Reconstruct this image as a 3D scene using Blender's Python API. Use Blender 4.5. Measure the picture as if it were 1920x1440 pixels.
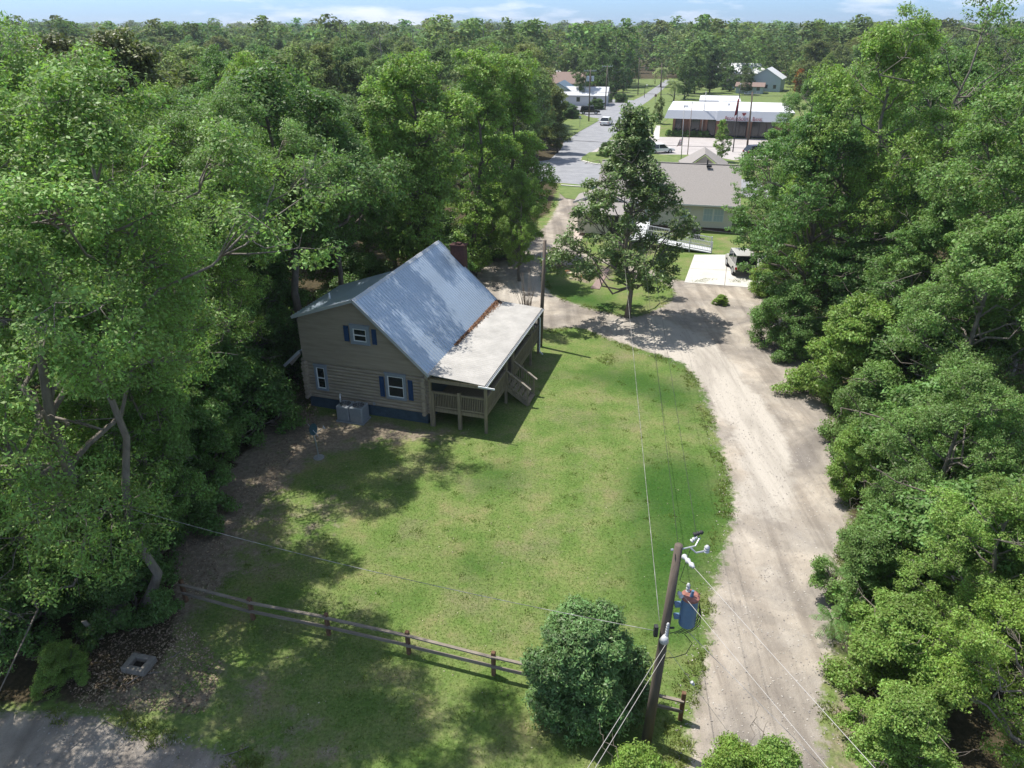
import bpy, math, random
import numpy as np
from mathutils import Vector, Matrix, Euler
rad = math.radians
for o in list(bpy.data.objects): bpy.data.objects.remove(o)
SC = bpy.context.scene
COL = SC.collection

# ------------------------------------------------------------------ camera, sky, sun, exposure
F, TH, H = 1332.0, rad(26.7), 18.5          # focal length in px of the 1920 frame, pitch, flying height
cam_d = bpy.data.cameras.new('camera'); cam_d.sensor_width = 36; cam_d.lens = F / 1920 * 36
cam_d.clip_start = 0.1; cam_d.clip_end = 9000
cam = bpy.data.objects.new('camera', cam_d); COL.objects.link(cam)
cam.location = (0, 0, H); cam.rotation_euler = (rad(90) - TH, 0, 0)
SC.camera = cam

SUN_EL = 64.5
sdir = Vector((0.86, -0.51, 0)).normalized()
W = bpy.data.worlds.new('World'); SC.world = W; W.use_nodes = True
nt = W.node_tree; nt.nodes.clear()
def N(nt, t, **k):
    n = nt.nodes.new(t)
    for a, v in k.items(): setattr(n, a, v)
    return n
wo = N(nt, 'ShaderNodeOutputWorld'); bg = N(nt, 'ShaderNodeBackground')
sky = N(nt, 'ShaderNodeTexSky', sky_type='NISHITA', sun_disc=False)
sky.sun_elevation = rad(SUN_EL); sky.sun_rotation = math.atan2(-sdir.x, -sdir.y)
sky.altitude = 50; sky.air_density = 1.0; sky.dust_density = 0.6; sky.ozone_density = 2.0
SKY = 0.14
bg.inputs[1].default_value = SKY
# clouds: soft white patches low over the horizon, part of the sky itself
tc = N(nt, 'ShaderNodeTexCoord'); sep = N(nt, 'ShaderNodeSeparateXYZ'); nt.links.new(tc.outputs['Generated'], sep.inputs[0])
mp = N(nt, 'ShaderNodeMapping'); mp.inputs['Scale'].default_value = (3.2, 3.2, 16); mp.inputs['Location'].default_value = (4.3, 1.7, .45)
nt.links.new(tc.outputs['Generated'], mp.inputs[0])
cn = N(nt, 'ShaderNodeTexNoise'); cn.inputs['Scale'].default_value = 2.2; cn.inputs['Detail'].default_value = 7; cn.inputs['Roughness'].default_value = .55
nt.links.new(mp.outputs[0], cn.inputs[0])
cr = N(nt, 'ShaderNodeValToRGB'); cr.color_ramp.elements[0].position = .50; cr.color_ramp.elements[1].position = .66
nt.links.new(cn.outputs[0], cr.inputs[0])
cm = N(nt, 'ShaderNodeMixRGB'); cm.inputs[2].default_value = (7.6, 7.4, 8.0, 1)
cf = N(nt, 'ShaderNodeMath', operation='MULTIPLY'); cf.inputs[1].default_value = .55
nt.links.new(cr.outputs[0], cf.inputs[0]); nt.links.new(cf.outputs[0], cm.inputs[0])
tint = N(nt, 'ShaderNodeMixRGB', blend_type='MULTIPLY'); tint.inputs[0].default_value = 1; 
hz_ = N(nt, 'ShaderNodeMapRange'); hz_.inputs[1].default_value = 0.0; hz_.inputs[2].default_value = .35; nt.links.new(sep.outputs[2], hz_.inputs[0])
tcol = N(nt, 'ShaderNodeMixRGB'); tcol.inputs[1].default_value = (.40, .64, 1.15, 1); tcol.inputs[2].default_value = (1.08, 1.0, .90, 1)
nt.links.new(hz_.outputs[0], tcol.inputs[0]); nt.links.new(tcol.outputs[0], tint.inputs[2])
nt.links.new(sky.outputs[0], tint.inputs[1]); nt.links.new(tint.outputs[0], cm.inputs[1])
nt.links.new(cm.outputs[0], bg.inputs[0]); nt.links.new(bg.outputs[0], wo.inputs[0])

sl = bpy.data.lights.new('sun', 'SUN'); sl.energy = 4.9; sl.angle = rad(.53); sl.color = (1, .955, .88)
sun = bpy.data.objects.new('sun', sl); COL.objects.link(sun)
d = Vector((sdir.x * math.cos(rad(SUN_EL)), sdir.y * math.cos(rad(SUN_EL)), -math.sin(rad(SUN_EL))))
sun.rotation_euler = d.to_track_quat('-Z', 'Y').to_euler(); sun.location = (-60, 40, 120)
SC.view_settings.view_transform = 'Standard'; SC.view_settings.look = 'None'
SC.view_settings.exposure = 0.45; SC.view_settings.gamma = 1
SC.cycles.max_bounces = 6; SC.cycles.diffuse_bounces = 3; SC.cycles.transmission_bounces = 4; SC.cycles.glossy_bounces = 2

# ------------------------------------------------------------------ measuring helpers: a photo point to a place on the ground
def ray(x, y):
    u = (x - 960) / F; v = (y - 720) / F
    return (u, math.cos(TH) - v * math.sin(TH), -(math.sin(TH) + v * math.cos(TH)))
def G(x, y, z=0.0):
    r = ray(x, y); t = (H - z) / -r[2]
    return Vector((r[0] * t, r[1] * t, z))
def AtY(x, y, Y):
    r = ray(x, y); t = Y / r[1]
    return Vector((r[0] * t, Y, H + r[2] * t))

# ------------------------------------------------------------------ mesh helpers
class MB:
    def __init__(s): s.v = []; s.f = []; s.m = []
    def add(s, vs, fs, mi=0, M=None):
        b = len(s.v)
        s.v += [tuple(M @ Vector(v)) for v in vs] if M is not None else [tuple(v) for v in vs]
        s.f += [tuple(b + i for i in f) for f in fs]; s.m += [mi] * len(fs)
        return s
    def box(s, c, size, mi=0, rz=0, M=None, bev=0.0):
        x, y, z = size[0] / 2, size[1] / 2, size[2] / 2
        T = Matrix.Translation(c) @ Matrix.Rotation(rz, 4, 'Z')
        if M is not None: T = M @ T
        if bev > 0:
            b = min(bev, x * .9, y * .9, z * .9); vs = []; fs = []
            for zz, i in ((-z, b), (-z + b, 0), (z - b, 0), (z, b)):
                xx, yy = x - i, y - i
                k = b if i == 0 else b * .4
                vs += [(-xx + k, -yy, zz), (xx - k, -yy, zz), (xx, -yy + k, zz), (xx, yy - k, zz), (xx - k, yy, zz), (-xx + k, yy, zz), (-xx, yy - k, zz), (-xx, -yy + k, zz)]
            for r in range(3):
                for i in range(8): j = (i + 1) % 8; fs.append((r * 8 + i, r * 8 + j, r * 8 + 8 + j, r * 8 + 8 + i))
            fs += [tuple(range(7, -1, -1)), tuple(range(24, 32))]
            return s.add(vs, fs, mi, T)
        vs = [(-x, -y, -z), (x, -y, -z), (x, y, -z), (-x, y, -z), (-x, -y, z), (x, -y, z), (x, y, z), (-x, y, z)]
        return s.add(vs, [(0, 3, 2, 1), (4, 5, 6, 7), (0, 1, 5, 4), (1, 2, 6, 5), (2, 3, 7, 6), (3, 0, 4, 7)], mi, T)
    def bb(s, a, b, mi=0, M=None):    # box by two corners
        a = Vector(a); b = Vector(b)
        return s.box((a + b) / 2, [abs(q) for q in (b - a)], mi, 0, M)
    def tube(s, pts, radii, n=8, mi=0, caps=True, M=None):
        pts = [Vector(p) for p in pts]
        if not hasattr(radii, '__len__'): radii = [radii] * len(pts)
        vs = []; fs = []; ref = None
        for i, p in enumerate(pts):
            t = (pts[min(i + 1, len(pts) - 1)] - pts[max(i - 1, 0)]).normalized()
            if ref is None: ref = Vector((0, 0, 1)) if abs(t.z) < .9 else Vector((1, 0, 0))
            a = t.cross(ref).normalized(); b = t.cross(a).normalized(); ref = -b if abs(t.dot(ref)) > .95 else ref
            for k in range(n):
                q = 2 * math.pi * k / n
                vs.append(p + (a * math.cos(q) + b * math.sin(q)) * radii[i])
        for i in range(len(pts) - 1):
            for k in range(n): j = (k + 1) % n; fs.append((i * n + k, i * n + j, (i + 1) * n + j, (i + 1) * n + k))
        if caps: fs += [tuple(range(n - 1, -1, -1)), tuple(range((len(pts) - 1) * n, len(pts) * n))]
        return s.add(vs, fs, mi, M)
    def bar(s, p, q, w, h, mi=0, M=None):  # rectangular bar from p to q
        p = Vector(p); q = Vector(q); t = (q - p).normalized()
        up = Vector((0, 0, 1)) if abs(t.z) < .95 else Vector((0, 1, 0))
        a = t.cross(up).normalized() * w / 2; b = a.cross(t).normalized() * h / 2
        vs = [p - a - b, p + a - b, p + a + b, p - a + b, q - a - b, q + a - b, q + a + b, q - a + b]
        return s.add(vs, [(0, 1, 2, 3), (7, 6, 5, 4), (0, 4, 5, 1), (1, 5, 6, 2), (2, 6, 7, 3), (3, 7, 4, 0)], mi, M)
    def prism(s, poly, a, b, mi=0, M=None, axis='y'):  # polygon in (x,z) pushed along y from a to b (axis z: polygon in xy)
        n = len(poly)
        if axis == 'y': vs = [(x, a, z) for x, z in poly] + [(x, b, z) for x, z in poly]
        elif axis == 'x': vs = [(a, x, z) for x, z in poly] + [(b, x, z) for x, z in poly]
        else: vs = [(x, y, a) for x, y in poly] + [(x, y, b) for x, y in poly]
        fs = [(i, (i + 1) % n, n + (i + 1) % n, n + i) for i in range(n)] + [tuple(range(n - 1, -1, -1)), tuple(range(n, 2 * n))]
        return s.add(vs, fs, mi, M)
    def build(s, name, mats, parent=None, smooth=False, loc=None, rz=None):
        me = bpy.data.meshes.new(name); me.from_pydata(s.v, [], s.f)
        for m in (mats if isinstance(mats, (list, tuple)) else [mats]): me.materials.append(m)
        me.polygons.foreach_set('material_index', s.m)
        if smooth: me.polygons.foreach_set('use_smooth', [True] * len(s.f))
        me.update()
        import bmesh
        bm = bmesh.new(); bm.from_mesh(me); bmesh.ops.recalc_face_normals(bm, faces=bm.faces); bm.to_mesh(me); bm.free()
        return link(name, me, parent, loc, rz)
def link(name, me, parent=None, loc=None, rz=None):
    o = bpy.data.objects.new(name, me); COL.objects.link(o)
    if parent: o.parent = parent
    if loc is not None: o.location = loc
    if rz is not None: o.rotation_euler = (0, 0, rz)
    return o
def tag(o, label=None, cat=None, group=None, kind=None):
    if label: o['label'] = label
    if cat: o['category'] = cat
    if group: o['group'] = group
    if kind: o['kind'] = kind
    return o
def thing(name, loc, label, cat, group=None, rz=0):
    o = bpy.data.objects.new(name, None); COL.objects.link(o); o.location = loc; o.rotation_euler = (0, 0, rz)
    o.empty_display_size = .2
    return tag(o, label, cat, group)
def copy_tree(o, parent=None):
    c = o.copy(); COL.objects.link(c)
    if parent: c.parent = parent
    for ch in list(o.children): copy_tree(ch, c)
    return c

# ------------------------------------------------------------------ materials
def mat(name, col, rough=.7, metal=0, spec=.4, var=.0, nscale=8, bump=0, bscale=60, coord='Object', col2=None, stretch=(1, 1, 1)):
    m = bpy.data.materials.new(name); m.use_nodes = True; t = m.node_tree; p = t.nodes['Principled BSDF']
    p.inputs['Base Color'].default_value = (*col, 1); p.inputs['Roughness'].default_value = rough
    p.inputs['Metallic'].default_value = metal; p.inputs['Specular IOR Level'].default_value = spec
    c = N(t, 'ShaderNodeTexCoord'); mpn = N(t, 'ShaderNodeMapping'); mpn.inputs['Scale'].default_value = stretch
    t.links.new(c.outputs[coord], mpn.inputs[0])
    if var > 0 or col2:
        n = N(t, 'ShaderNodeTexNoise'); n.inputs['Scale'].default_value = nscale; n.inputs['Detail'].default_value = 6; n.inputs['Roughness'].default_value = .65
        t.links.new(mpn.outputs[0], n.inputs[0])
        r = N(t, 'ShaderNodeValToRGB'); r.color_ramp.elements[0].position = .3; r.color_ramp.elements[1].position = .7
        a = [x * (1 - var) for x in col]; b = list(col2) if col2 else [min(1, x * (1 + var)) for x in col]
        r.color_ramp.elements[0].color = (*a, 1); r.color_ramp.elements[1].color = (*b, 1)
        t.links.new(n.outputs[0], r.inputs[0]); t.links.new(r.outputs[0], p.inputs['Base Color'])
    if bump > 0:
        n2 = N(t, 'ShaderNodeTexNoise'); n2.inputs['Scale'].default_value = bscale; n2.inputs['Detail'].default_value = 4
        t.links.new(mpn.outputs[0], n2.inputs[0])
        bn = N(t, 'ShaderNodeBump'); bn.inputs['Strength'].default_value = bump; bn.inputs['Distance'].default_value = .02
        t.links.new(n2.outputs[0], bn.inputs['Height']); t.links.new(bn.outputs[0], p.inputs['Normal'])
    return m

def leaf_mat(name, base, trans, rough=.5, spec=.35, tmix=.35, islands=True, var=.45, tone=False):
    m = bpy.data.materials.new(name); m.use_nodes = True; t = m.node_tree; p = t.nodes['Principled BSDF']; out = t.nodes['Material Output']
    oi = N(t, 'ShaderNodeObjectInfo')
    mul = N(t, 'ShaderNodeMixRGB', blend_type='MULTIPLY'); mul.inputs[0].default_value = 1; mul.inputs[2].default_value = (*base, 1)
    t.links.new(oi.outputs['Color'], mul.inputs[1])
    last = mul.outputs[0]
    if tone:
        ta = N(t, 'ShaderNodeAttribute'); ta.attribute_name = 'tone'; m2 = N(t, 'ShaderNodeMixRGB', blend_type='MULTIPLY'); m2.inputs[0].default_value = 1
        t.links.new(last, m2.inputs[1]); t.links.new(ta.outputs['Color'], m2.inputs[2]); last = m2.outputs[0]
    # slow drift of tone across a crown (young and old growth) and leaf to leaf change
    g = N(t, 'ShaderNodeNewGeometry'); n = N(t, 'ShaderNodeTexNoise'); n.inputs['Scale'].default_value = .55; n.inputs['Detail'].default_value = 3
    t.links.new(g.outputs['Position'], n.inputs[0])
    mr = N(t, 'ShaderNodeMapRange'); mr.inputs[1].default_value = .3; mr.inputs[2].default_value = .7; mr.inputs[3].default_value = 1 - var * .55; mr.inputs[4].default_value = 1 + var * .6
    t.links.new(n.outputs[0], mr.inputs[0])
    hs = N(t, 'ShaderNodeHueSaturation')
    t.links.new(last, hs.inputs['Color'])
    if islands:
        mr2 = N(t, 'ShaderNodeMapRange'); mr2.inputs[3].default_value = 1 - var; mr2.inputs[4].default_value = 1 + var
        t.links.new(g.outputs['Random Per Island'], mr2.inputs[0])
        mm = N(t, 'ShaderNodeMath', operation='MULTIPLY'); t.links.new(mr.outputs[0], mm.inputs[0]); t.links.new(mr2.outputs[0], mm.inputs[1])
        t.links.new(mm.outputs[0], hs.inputs['Value'])
        mr3 = N(t, 'ShaderNodeMapRange'); mr3.inputs[3].default_value = .475; mr3.inputs[4].default_value = .515
        t.links.new(g.outputs['Random Per Island'], mr3.inputs[0]); t.links.new(mr3.outputs[0], hs.inputs['Hue'])
    else: t.links.new(mr.outputs[0], hs.inputs['Value'])
    t.links.new(hs.outputs[0], p.inputs['Base Color'])
    p.inputs['Roughness'].default_value = rough; p.inputs['Specular IOR Level'].default_value = spec
    tr = N(t, 'ShaderNodeBsdfTranslucent'); tm = N(t, 'ShaderNodeMixRGB', blend_type='MULTIPLY'); tm.inputs[0].default_value = 1; tm.inputs[2].default_value = (*trans, 1)
    t.links.new(hs.outputs[0], tm.inputs[1]); t.links.new(tm.outputs[0], tr.inputs[0])
    mx = N(t, 'ShaderNodeMixShader'); mx.inputs[0].default_value = tmix
    t.links.new(p.outputs[0], mx.inputs[1]); t.links.new(tr.outputs[0], mx.inputs[2]); t.links.new(mx.outputs[0], out.inputs[0])
    return m
M_LEAF = leaf_mat('leaf_green', (.158, .262, .074), (1.4, 1.5, .85), .5, .32)
M_MAG = leaf_mat('leaf_glossy', (.115, .165, .062), (1.3, 1.6, .7), .45, .38, .22)
M_FAR = leaf_mat('leaf_distant', (.14, .205, .075), (1.4, 1.6, .8), .7, .15, .25)
M_FARW = leaf_mat('leaf_far_wood', (.14, .205, .075), (1.4, 1.6, .8), .8, .1, .25, tone=True)
M_BARK = mat('bark', (.16, .135, .11), .9, var=.45, nscale=5, bump=.8, bscale=25, stretch=(1, 1, .3))
M_BARKP = mat('bark_pale', (.20, .175, .15), .9, var=.4, nscale=5, bump=.7, bscale=25, stretch=(1, 1, .3))
# ------------------------------------------------------------------ trees
def quads_mesh(name, V, mats, mi=None):
    """V: (n,4,3) array of separate quads"""
    n = len(V); me = bpy.data.meshes.new(name)
    me.vertices.add(n * 4); me.vertices.foreach_set('co', V.reshape(-1).astype(np.float32))
    me.loops.add(n * 4); me.loops.foreach_set('vertex_index', np.arange(n * 4, dtype=np.int32))
    me.polygons.add(n); me.polygons.foreach_set('loop_start', np.arange(0, n * 4, 4, dtype=np.int32))
    me.polygons.foreach_set('loop_total', np.full(n, 4, dtype=np.int32))
    for m in mats: me.materials.append(m)
    if mi is not None: me.polygons.foreach_set('material_index', mi.astype(np.int32))
    me.update(calc_edges=True); return me
def unit(a): return a / (np.linalg.norm(a, axis=-1, keepdims=True) + 1e-9)
def leaves(C, per, spread, size, rng, up=.55, flat=.6, aspect=.5, out=None, droop=.0):
    """diamond leaves scattered round the points C"""
    n = len(C); P = np.repeat(C, per, 0); m = len(P)
    off = rng.normal(size=(m, 3)); off = unit(off) * (rng.random((m, 1)) ** .45) * spread; off[:, 2] *= flat
    P = P + off
    nrm = rng.normal(size=(m, 3)) * .55; nrm[:, 2] += up; nrm += unit(off) * .35
    if out is not None: nrm += np.repeat(out, per, 0) * .45
    nrm = unit(nrm)
    t = unit(np.cross(nrm, rng.normal(size=(m, 3)))); b = np.cross(nrm, t)
    L = size * rng.uniform(.5, 1.45, (m, 1)); Wd = L * aspect * rng.uniform(.8, 1.2, (m, 1))
    V = np.stack([P - t * L / 2, P + b * Wd / 2 + t * L * .06, P + t * L / 2 - nrm * L * droop, P - b * Wd / 2 + t * L * .06], 1)
    return V
def limb(a, b, r0, r1, rng, k=5, bend=.12, n=6):
    a = np.array(a, float); b = np.array(b, float); L = np.linalg.norm(b - a)
    pts = [a + (b - a) * t for t in np.linspace(0, 1, k)]
    for i in range(1, k - 1): pts[i] = pts[i] + rng.normal(size=3) * L * bend * .5 + np.array([0, 0, -L * bend * .3 * math.sin(math.pi * i / (k - 1))])
    return pts, [r0 + (r1 - r0) * i / (k - 1) for i in range(k)]
def crown_r(kind, t):
    if kind == 'round': return (math.sin(math.pi * min(1, t * .93 + .05)) ** .55)
    if kind == 'egg': return math.sqrt(max(0, 1 - ((t - .32) / .72) ** 2))
    if kind == 'open': return min(1, t * 6 + .5) * (1 - t) ** .95 + .12
    if kind == 'cone': return min(1, t * 5 + .35) * (1 - t) ** .62
    if kind == 'column': return min(1, t * 4 + .4) * (1 - t ** 3) ** .8
    if kind == 'vase': return (t ** .6) * (1.02 - t ** 4) ** .6
    if kind == 'dome': return math.sqrt(max(0, 1 - t * t * .96))
    return 1
def make_tree(seed, kind, h, R, base, lobes, subs, tips, per, size, spread, lobeR=.42, trunk_r=.2, up=.55, aspect=.5, flat=.65, lean=.05, bare=0, mats=(M_LEAF,), bark=None, inner=.35, twigs=True, gap=.0, qv=1.25, off=(0, 0)):
    """returns (trunk mesh, crown mesh): lobes on limbs, twigs in lobes, leaves round the twig ends"""
    rng = np.random.default_rng(seed); mb = MB()
    top = np.array([rng.normal() * lean * h + off[0], rng.normal() * lean * h + off[1], h * .93])
    tp, tr = limb((0, 0, -.15), top, trunk_r, trunk_r * .18, rng, 9, .03)
    tr[0] = trunk_r * 1.45
    mb.tube(tp, tr, 9)
    def on_trunk(z):
        q = max(0, min(.999, z / top[2])) * 8; i = int(q); return tp[i] + (tp[i + 1] - tp[i]) * (q - i), tr[i]
    C = []; O = []
    for i in range(lobes):
        t = (i + rng.random()) / lobes; az = i * 2.399 + rng.normal() * .4
        rr = R * crown_r(kind, t); z = h * (base + (1 - base) * (t * .93 + .02))
        LR = R * lobeR * rng.uniform(.75, 1.25) * (1 - .25 * t)
        q = max(0, rr - LR * .75) * rng.uniform(.55, qv) if rng.random() > inner * .5 else rr * .2
        ax, _ = on_trunk(z)
        lc = np.array([ax[0] + math.cos(az) * q, ax[1] + math.sin(az) * q, z])
        st, sr = on_trunk(max(h * base * .75, z - q * rng.uniform(.45, .8) - .3))
        pts, rs = limb(st, lc, max(.03, sr * .55), .03, rng, 5, .14); mb.tube(pts, rs, 6)
        out = unit(lc - np.array([0, 0, h * (base + (1 - base) * .35)]))
        for j in range(subs):
            d0 = unit(rng.normal(size=3) + out * .55 + np.array([0, 0, .25])); sc = lc + d0 * LR * rng.uniform(.45, .8) * np.array([1, 1, .75])
            pa = pts[3] + (pts[4] - pts[3]) * rng.random()
            if twigs: a, b = limb(pa, sc, .028, .014, rng, 4, .16); mb.tube(a, b, 4)
            if rng.random() < gap: continue
            for k in range(tips):
                d1 = unit(rng.normal(size=3) + d0 * .8); tc_ = sc + d1 * LR * rng.uniform(.25, .62) * np.array([1, 1, .7])
                if tc_[2] < .25: tc_[2] = .25 + rng.random() * .3
                if twigs and k % 2 == 0: a, b = limb(sc, tc_ + d1 * .12, .012, .006, rng, 3, .1); mb.tube(a, b, 3, caps=False)
                C.append(tc_); O.append(unit(d1 + out * .5 + np.array([0, 0, .3])))
    for i in range(bare):
        z = h * rng.uniform(base * .6, .95); az = rng.random() * 6.28; st, sr = on_trunk(z); L = R * rng.uniform(.5, 1.15)
        e = st + np.array([math.cos(az) * L, math.sin(az) * L, L * rng.uniform(-.1, .55)])
        pts, rs = limb(st, e, .06, .012, rng, 6, .15); mb.tube(pts, rs, 5)
        for j in range(5):
            s = pts[rng.integers(2, 6)]; e2 = s + unit(rng.normal(size=3) + np.array([0, 0, .3])) * rng.uniform(.4, 1.1)
            a, b = limb(s, e2, .018, .006, rng, 4, .2); mb.tube(a, b, 4)
    V = leaves(np.array(C), per, spread, size, rng, up, flat, aspect, np.array(O))
    V[..., 2] = np.maximum(V[..., 2], .03)
    me = bpy.data.meshes.new('trunk'); me.from_pydata(mb.v, [], mb.f); me.materials.append(bark or M_BARK)
    me.polygons.foreach_set('use_smooth', [True] * len(mb.f)); me.update()
    cm_ = quads_mesh('crown', V, mats)
    return me, cm_
P = {}
P['broad'] = make_tree(11, 'round', 16, 6.0, .22, 30, 8, 7, 54, .165, .46, lobeR=.36, trunk_r=.30, bare=5, bark=M_BARKP, gap=.08)
P['broad2'] = make_tree(12, 'round', 17, 5.4, .18, 30, 8, 7, 54, .165, .46, lobeR=.38, trunk_r=.28, bare=7, bark=M_BARKP, gap=.08)
P['fine'] = make_tree(31, 'round', 18, 6.0, .20, 32, 8, 7, 76, .125, .46, lobeR=.36, trunk_r=.28, bare=4, bark=M_BARKP, gap=.12, aspect=.42)
P['fine2'] = make_tree(32, 'column', 18, 5.2, .16, 32, 8, 7, 76, .125, .46, lobeR=.38, trunk_r=.26, bare=6, bark=M_BARKP, gap=.14, aspect=.42)
P['canopy'] = make_tree(33, 'round', 15, 5.2, .52, 20, 8, 7, 46, .18, .46, lobeR=.36, trunk_r=.26, gap=.15)
P['tall'] = make_tree(13, 'column', 18, 4.2, .15, 26, 8, 7, 50, .18, .44, lobeR=.44, trunk_r=.24, bare=5, bark=M_BARKP, gap=.1)
P['plume'] = make_tree(14, 'vase', 17, 6.6, .25, 26, 9, 7, 46, .21, .48, lobeR=.34, trunk_r=.36, gap=.1)
P['plume2'] = make_tree(24, 'column', 18, 3.6, .12, 15, 10, 7, 48, .21, .48, lobeR=.62, trunk_r=.26, gap=.1)
P['oak'] = make_tree(15, 'round', 13, 6.2, .2, 30, 8, 6, 50, .18, .46, lobeR=.34, trunk_r=.30, gap=.14, flat=.4)
P['magnolia'] = make_tree(16, 'open', 14, 5.0, .20, 50, 7, 5, 24, .22, .36, lobeR=.26, trunk_r=.16, mats=(M_MAG,), bark=M_BARKP, aspect=.45, flat=.7, gap=.16, bare=2)
P['leaning'] = make_tree(34, 'round', 18.5, 5.0, .60, 22, 8, 7, 84, .105, .42, lobeR=.36, trunk_r=.18, gap=.22, off=(3.4, -.3), bark=M_BARKP)
P['dense'] = make_tree(17, 'cone', 15, 4.4, .05, 34, 8, 6, 40, .21, .55, lobeR=.42, trunk_r=.24, mats=(M_MAG,))
P['bush'] = make_tree(18, 'dome', 4.5, 2.7, .03, 30, 7, 6, 62, .125, .36, lobeR=.36, trunk_r=.10, gap=.12, bare=3)
P['bush2'] = make_tree(19, 'dome', 5.5, 2.9, .03, 30, 7, 6, 62, .14, .40, lobeR=.36, trunk_r=.09, flat=.42, gap=.12, bare=4)
P['hedge'] = make_tree(20, 'egg', 4.6, 2.3, .04, 44, 8, 7, 46, .135, .28, qv=1.08, lobeR=.32, trunk_r=.1, mats=(M_MAG,), aspect=.36)
P['airy'] = make_tree(21, 'round', 19, 5.2, .3, 22, 7, 4, 24, .21, .50, lobeR=.40, trunk_r=.24, bare=6, bark=M_BARKP, gap=.3)
P['sapling'] = make_tree(22, 'column', 7, 1.7, .1, 16, 6, 5, 34, .18, .36, lobeR=.5, trunk_r=.07)
P['shrub'] = make_tree(23, 'dome', 1.6, 1.1, .02, 12, 5, 4, 26, .13, .22, lobeR=.5, trunk_r=.04)
# trees of the middle distance: larger leaf clumps
for i, (k, h, R, b) in enumerate((('round', 15, 5.2, .12), ('column', 17, 4.0, .12), ('round', 13, 5.4, .1), ('cone', 16, 4.2, .1), ('vase', 15, 5.5, .2))):
    P['mid%d' % i] = make_tree(40 + i, k, h, R, b, 20, 6, 4, 26, .40, .72, lobeR=.40, trunk_r=.22, mats=(M_FAR,), twigs=False, up=.6)
# ------------------------------------------------------------------ ground
def inpoly(X, Y, poly):
    n = len(poly); ins = np.zeros(X.shape, bool); j = n - 1
    for i in range(n):
        xi, yi = poly[i][0], poly[i][1]; xj, yj = poly[j][0], poly[j][1]
        c = ((yi > Y) != (yj > Y)) & (X < (xj - xi) * (Y - yi) / ((yj - yi) + 1e-12) + xi)
        ins ^= c; j = i
    return ins
def PX(*pts): return [G(x, y) for x, y in pts]
def blur(A, r, it=2):
    for _ in range(it):
        for ax in (0, 1):
            k = 2 * r + 1; B = np.cumsum(np.pad(A, [(r + 1, r) if a == ax else (0, 0) for a in (0, 1)], 'edge'), axis=ax)
            n = A.shape[ax]
            A = (np.take(B, range(k, k + n), ax) - np.take(B, range(0, n), ax)) / k
    return A
xs = np.concatenate([[-6000, -2500, -1000, -500, -300, -200], np.arange(-120, -44, 4), np.arange(-42, 42.01, .25), np.arange(46, 130, 3), [160, 220, 300, 500, 1000, 2500, 6000]])
ys = np.concatenate([[-400, -60, -20], np.arange(-4, 8, 2), np.arange(9, 100, .25), np.arange(100, 190, 1.0), np.arange(192, 330, 3), [360, 420, 500, 700, 1000, 1500, 2500, 4000, 7000]])
GX, GY = np.meshgrid(xs, ys, indexing='ij')
gravel = np.zeros(GX.shape); dirt = gravel.copy(); lush = gravel.copy(); wood = gravel.copy()
DRIVE = PX((1025, 618), (1080, 612), (1135, 632), (1200, 655), (1285, 680), (1320, 735), (1340, 800), (1362, 870), (1376, 930), (1372, 990), (1350, 1060), (1335, 1110), (1332, 1190), (1312, 1280), (1296, 1350), (1290, 1440), (1285, 1500),
           (1560, 1500), (1545, 1440), (1545, 1330), (1560, 1230), (1575, 1150), (1570, 1080), (1590, 1010), (1592, 930), (1580, 850), (1565, 780), (1535, 740), (1545, 680), (1530, 620), (1500, 585), (1470, 575), (1440, 545),
           (1435, 528), (1275, 528), (1235, 510), (1190, 496), (1150, 486), (1100, 480), (1090, 450), (1112, 412), (1135, 378), (1128, 362), (1112, 352), (1052, 352), (1046, 385), (1030, 415), (1005, 440), (965, 462), (900, 468), (860, 500), (900, 560), (935, 600), (985, 612))
gravel[inpoly(GX, GY, DRIVE)] = 1
for isl in (PX((1014, 524), (1024, 506), (1071, 496), (1124, 491), (1180, 508), (1246, 530), (1268, 550), (1246, 574), (1190, 597), (1125, 583), (1072, 568), (1032, 552)),
            PX((1085, 457), (1096, 444), (1125, 430), (1133, 445), (1120, 468), (1090, 472)),):
    gravel[inpoly(GX, GY, isl)] = 0
gravel[inpoly(GX, GY, PX((-80, 1345), (60, 1330), (180, 1345), (250, 1372), (330, 1385), (400, 1405), (470, 1450), (500, 1520), (-80, 1520)))] = 1
gravel[inpoly(GX, GY, PX((1128, 668), (1160, 668), (1163, 678), (1132, 678)))] = .8
# bare, littered soil: by the house, along the left wood, under the fence end, the shoulder of the drive
for p in (PX((540, 740), (600, 770), (830, 800), (930, 800), (1000, 720), (1012, 690), (960, 730), (930, 790), (900, 825), (800, 835), (640, 850), (560, 905), (480, 960), (440, 1040), (420, 1100), (390, 1150), (330, 1180), (330, 1260), (400, 1290), (390, 1350), (300, 1360), (100, 1330), (-90, 1330), (-200, 1000), (200, 700)),
          PX((1480, 560), (1520, 650), (1540, 760), (1565, 860), (1575, 1000), (1550, 1100), (1545, 1250), (1530, 1500), (1850, 1500), (1750, 600)),
          PX((1300, 1130), (1340, 1130), (1335, 1200), (1310, 1300), (1280, 1400), (1230, 1400), (1260, 1300), (1290, 1200)),
          PX((980, 1290), (1060, 1250), (1100, 1400), (1040, 1470), (1000, 1400)), PX((1100, 490), (1160, 500), (1150, 540), (1095, 530)), PX((940, 540), (985, 545), (1010, 600), (960, 605)),
          PX((1048, 516), (1100, 512), (1105, 532), (1060, 532)), PX((1180, 488), (1235, 505), (1280, 527), (1300, 545), (1240, 535))):
    dirt[inpoly(GX, GY, p)] = .68
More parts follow.
